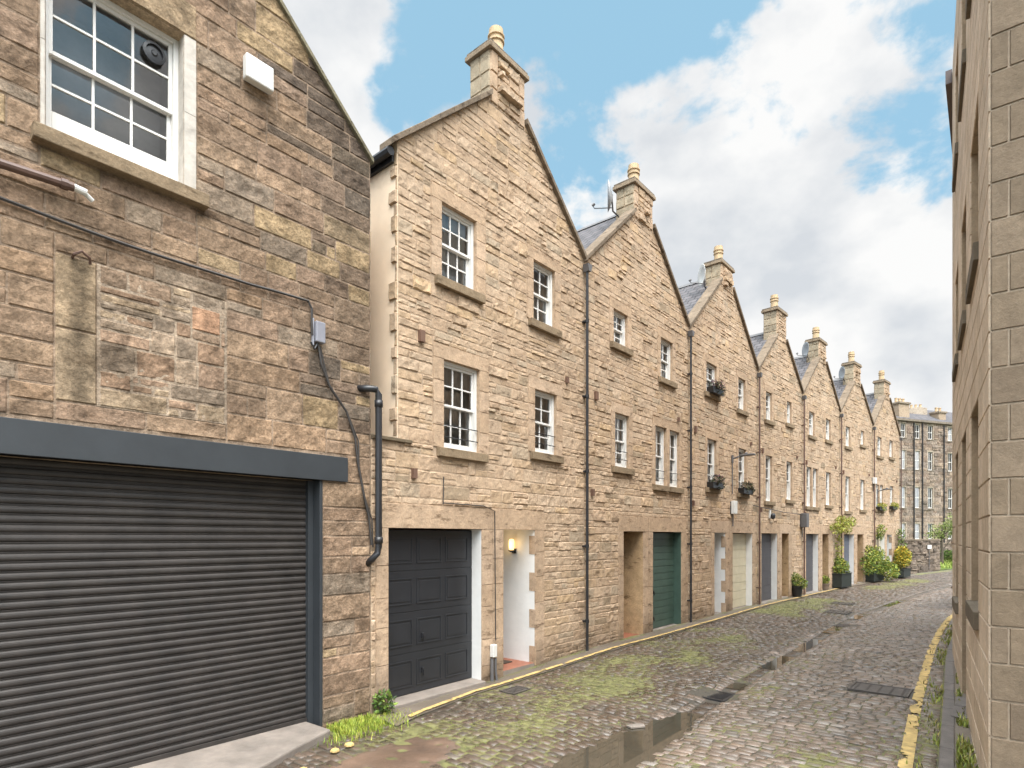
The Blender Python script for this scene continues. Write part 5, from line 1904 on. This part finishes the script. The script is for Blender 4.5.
for a, b, c, d in hl:
    f = MB()
    zm = (c + d) / 2
    f.box(a, a + 0.05, 0.08, 0.14, c, d)
    f.box(b - 0.05, b, 0.08, 0.14, c, d)
    f.box(a + 0.05, b - 0.05, 0.08, 0.14, c, c + 0.07)
    f.box(a + 0.05, b - 0.05, 0.08, 0.14, d - 0.05, d)
    f.box(a + 0.05, b - 0.05, 0.07, 0.14, zm - 0.03, zm + 0.03)
    m = (a + b) / 2
    f.box(m - 0.012, m + 0.012, 0.09, 0.13, c + 0.07, zm - .03)
    f.box(m - 0.012, m + 0.012, 0.09, 0.13, zm + .03, d - .05)
    wo = f.build('window', M['white'], ten)
    f = MB()
    f.add([(a + .05, .12, c + .07), (b - .05, .12, c + .07), (b - .05, .12, d - .05), (a + .05, .12, d - .05)], [(0, 1, 2, 3)])
    f.build('pane', M['glass'], wo)
    f = MB()
    f.box(a, b, 0.5, 0.52, c, d)
    f.build('room_lining', M['curtain' if rng.random() < 0.85 else 'darkroom'], wo)
for px in (913, 921.5, 943):
    u = (px - 512) / 590
    x = (u * tb[1] - tb[0]) / (math.sin(th) - u * math.cos(th))
    f = MB()
    f.tube([(x, -0.12, 0), (x, -0.12, TH - 0.1)], 0.055, 8)
    f.build('downpipe', M['iron'], ten)
f = MB()
f.box(X0, X1, -0.22, 0.02, TH, TH + 0.2, (0.2, 0.165, 0.13))
f.build('cornice', M['stone'], ten)
f = MB()
roof_plane(f, X0, TH + 0.18, X0 + 0.01, TH + 0.18, 0, 0.01)
f = MB()
f.uv = []
bv = [(X0, -0.1, TH + 0.2), (X1, -0.1, TH + 0.2), (X1, 3.4, TH + 2.3), (X0, 3.4, TH + 2.3), (X1, 9.1, TH + 0.2), (X0, 9.1, TH + 0.2)]
f.add(bv, [(0, 1, 2, 3), (3, 2, 4, 5)])
f.uv += [(p[0], p[1]) for p in bv]
f.build('roof', M['slate'], ten)
def stack(xa, xb, ya, yb, z0, z1, npot):
    f = MB()
    f.box(xa, xb, ya, yb, z0, z1, (0.34, 0.26, 0.185))
    f.box(xa - 0.1, xb + 0.1, ya - 0.1, yb + 0.1, z1, z1 + 0.18, (0.25, 0.2, 0.15))
    c = f.build('chimney', M['stone'], ten, bevel=0.02)
    for k in range(npot):
        f = MB()
        x = xa + (xb - xa) * (k + 0.5) / npot
        f.lathe([(0.14, 0), (0.12, 0.35), (0.15, 0.38), (0.15, 0.45), (0.1, 0.45)], 10, (x, (ya + yb) / 2, z1 + 0.18))
        f.build('chimney_pot', M['clay'], c)
def tx(px):
    u = (px - 512) / 590
    return (u * tb[1] - tb[0]) / (math.sin(th) - u * math.cos(th))
stack(tx(902), tx(912.5), 0.3, 1.3, TH + 0.1, TH + 1.75, 3)
f = MB()
f.prism([(tx(915), TH + 0.3), (tx(945), TH + 0.2), (tx(944), TH + 2.0), (tx(937), TH + 2.05), (tx(915), TH + 1.55)], 1.7, 2.3, (0.36, 0.30, 0.235))
gb = f.build('gable_head', M['stone'], ten)
for k in range(6):
    f = MB()
    px = 917 + k * 4.6
    f.lathe([(0.13, 0), (0.11, 0.35), (0.14, 0.4), (0.1, 0.42)], 8, (tx(px), 2.0, TH + 1.62 + 0.07 * k))
    f.build('chimney_pot', M['clay'], gb)
stack(tx(945), tx(952), 0.6, 1.5, TH + 0.1, TH + 1.3, 2)
stack(-3.5, -2.2, 2.0, 3.0, TH + 0.8, TH + 2.6, 3)
# boundary walls
def rubble_wall(label, p, h, ln, ht, pal, coping=True, name='boundary_wall'):
    t = thing(name, (*p, 0), rz_of(h), label, 'wall')
    mb = MB()
    sheet(mb, 0, ln, -0.3, ht, [], (0.17, 0.13, 0.095))
    masonry(mb, 0, ln, -0.3, ht, [], (0.12, 0.26), (0.22, 0.6), 0.03, 0.02, 0.16, pal, split=0.2)
    mb.T = lambda x, y, z: (ln - x, 0.45 - y, z)
    sheet(mb, 0, ln, -0.3, ht, [], (0.17, 0.13, 0.095))
    mb.T = lambda x, y, z: (ln - y, x, z)
    masonry(mb, 0, 0.45, -0.3, ht, [], (0.15, 0.26), (0.2, 0.4), 0.02, 0.01, 0.2, pal)
    mb.T = None
    mb.add([(ln, 0, -.3), (ln, .45, -.3), (ln, .45, ht), (ln, 0, ht)], [(0, 1, 2, 3)], (0.17, 0.13, 0.095))
    mb.build('stonework', M['oldstone'], t)
    mb = MB()
    x = 0
    while x < ln:
        w = min(rng.uniform(0.4, 0.8), ln - x)
        mb.box(x + 0.005, x + w - 0.005, -0.06, 0.51, ht + 0.002, ht + 0.10 + rng.uniform(0, 0.03), jit((0.19, 0.15, 0.11), 0.2))
        x += w + 0.001
    mb.build('coping', M['stone'], t, bevel=0.015)
    return t
DRK = [(0.16, 0.125, 0.098), (0.19, 0.148, 0.115), (0.14, 0.112, 0.09), (0.21, 0.165, 0.125)]
rubble_wall('brown rubble garden wall at the far bend with a small white sign', (23.2, 37.9), R(80), 5.0, 1.85, lambda x, z: jit(rng.choice(DRK), 0.18))
rubble_wall('paler low rubble wall standing behind the grass verge in the distance', (31.0, 47.0), R(75), 12.0, 1.5, lambda x, z: jit(rng.choice(GRY), 0.18))
rubble_wall('rubble lane wall continuing behind the smooth right-hand building', lane(32, 5.3), HEAD[7] + math.pi, 19.0, 2.0, lambda x, z: jit(rng.choice(DRK), 0.18))
t = thing('wall_sign', (27.25, 38.53, 1.45), rz_of(R(80)), 'small plain white sign on the end of the far rubble wall', 'sign')
f = MB()
f.box(-0.15, 0.15, -0.03, -0.005, -0.12, 0.13)
f.build('plate', M['white_plastic'], t)
f = MB()
f.tube([(0.0, 0.005, -1.45), (0.0, 0.005, 0.1)], 0.02, 6)
f.build('post', M['lead'], t)
f = MB()
f.slab([(26, 39.6), (60, 42), (60, 56), (26, 56)], -0.31, -0.02)
tag(f.build('garden_ground', M['grassground']), kind='structure')
f = MB()
pts = []
for _ in range(6000):
    x, y = rng.uniform(27.5, 38), rng.uniform(40.0, 46.5)
    pts.append((x, y, -0.03 + 0.35 * sst(41, 46, y)))
f.add([(26, 41, -0.03), (40, 42, -0.03), (40, 46.9, 0.32), (26, 46.9, 0.32)], [(0, 1, 2, 3)], (0.09, 0.12, 0.03))
blades(f, pts, 0.22, 0.03, [(0.14, 0.20, 0.03), (0.20, 0.25, 0.04), (0.24, 0.27, 0.06)])
tag(f.build('grass', M['leaf']), 'bright grass verge beyond the far rubble wall', 'grass', kind='stuff')
def tree(x, y, h, blobs, cnt, size, cols, label, name='garden_tree'):
    t = thing(name, (x, y, 0), 0, label, 'tree')
    f = MB()
    f.tube([(0, 0, -0.2), (0.05, 0, h * 0.3), (0.0, 0.06, h * 0.6), (0.1, 0, h * 0.85)], 0.12, 8, taper=0.3)
    for k in range(6):
        a = k * 1.1
        f.tube([(0.03, 0, h * (0.3 + 0.06 * k)), (h * .16 * math.cos(a), h * .16 * math.sin(a), h * (0.5 + 0.05 * k)), (h * .26 * math.cos(a), h * .26 * math.sin(a), h * (0.62 + 0.05 * k))], 0.045, 6, taper=0.3)
    f.build('trunk', M['bark'], t)
    f = MB()
    leaves(f, blobs, cnt, size, cols)
    f.build('crown', M['leaf'], t)
tree(31.6, 43.4, 3.6, [((0.2, 0, 2.6), (0.9, 0.9, 0.6)), ((1.0, 0, 2.9), (0.8, 0.8, 0.6)), ((-0.5, 0, 2.2), (0.6, 0.7, 0.4)), ((0.8, 0, 3.5), (0.5, 0.5, 0.4)), ((1.6, 0.2, 2.6), (0.7, 0.7, 0.7))], 2300, 0.075, [(0.20, 0.24, 0.07), (0.26, 0.29, 0.09), (0.14, 0.18, 0.05)],
     'light green garden tree standing behind the far rubble wall')
t = thing('shrub', (32.2, 44.6, 0.15), 0, 'low dark green shrub below the garden tree at the lane end', 'shrub')
f = MB()
for k in range(6):
    f.tube([(0.2 * k - 0.5, 0, 0), (0.22 * k - 0.55, 0.05, 0.6)], 0.03, 5, (0.07, 0.05, 0.03))
f.build('stems', M['leaf'], t)
f = MB()
leaves(f, [((0, 0, 0.55), (1.3, 0.6, 0.5)), ((1.3, 0, 0.5), (0.9, 0.6, 0.5))], 1800, 0.08, GREEN)
f.build('foliage', M['leaf'], t)
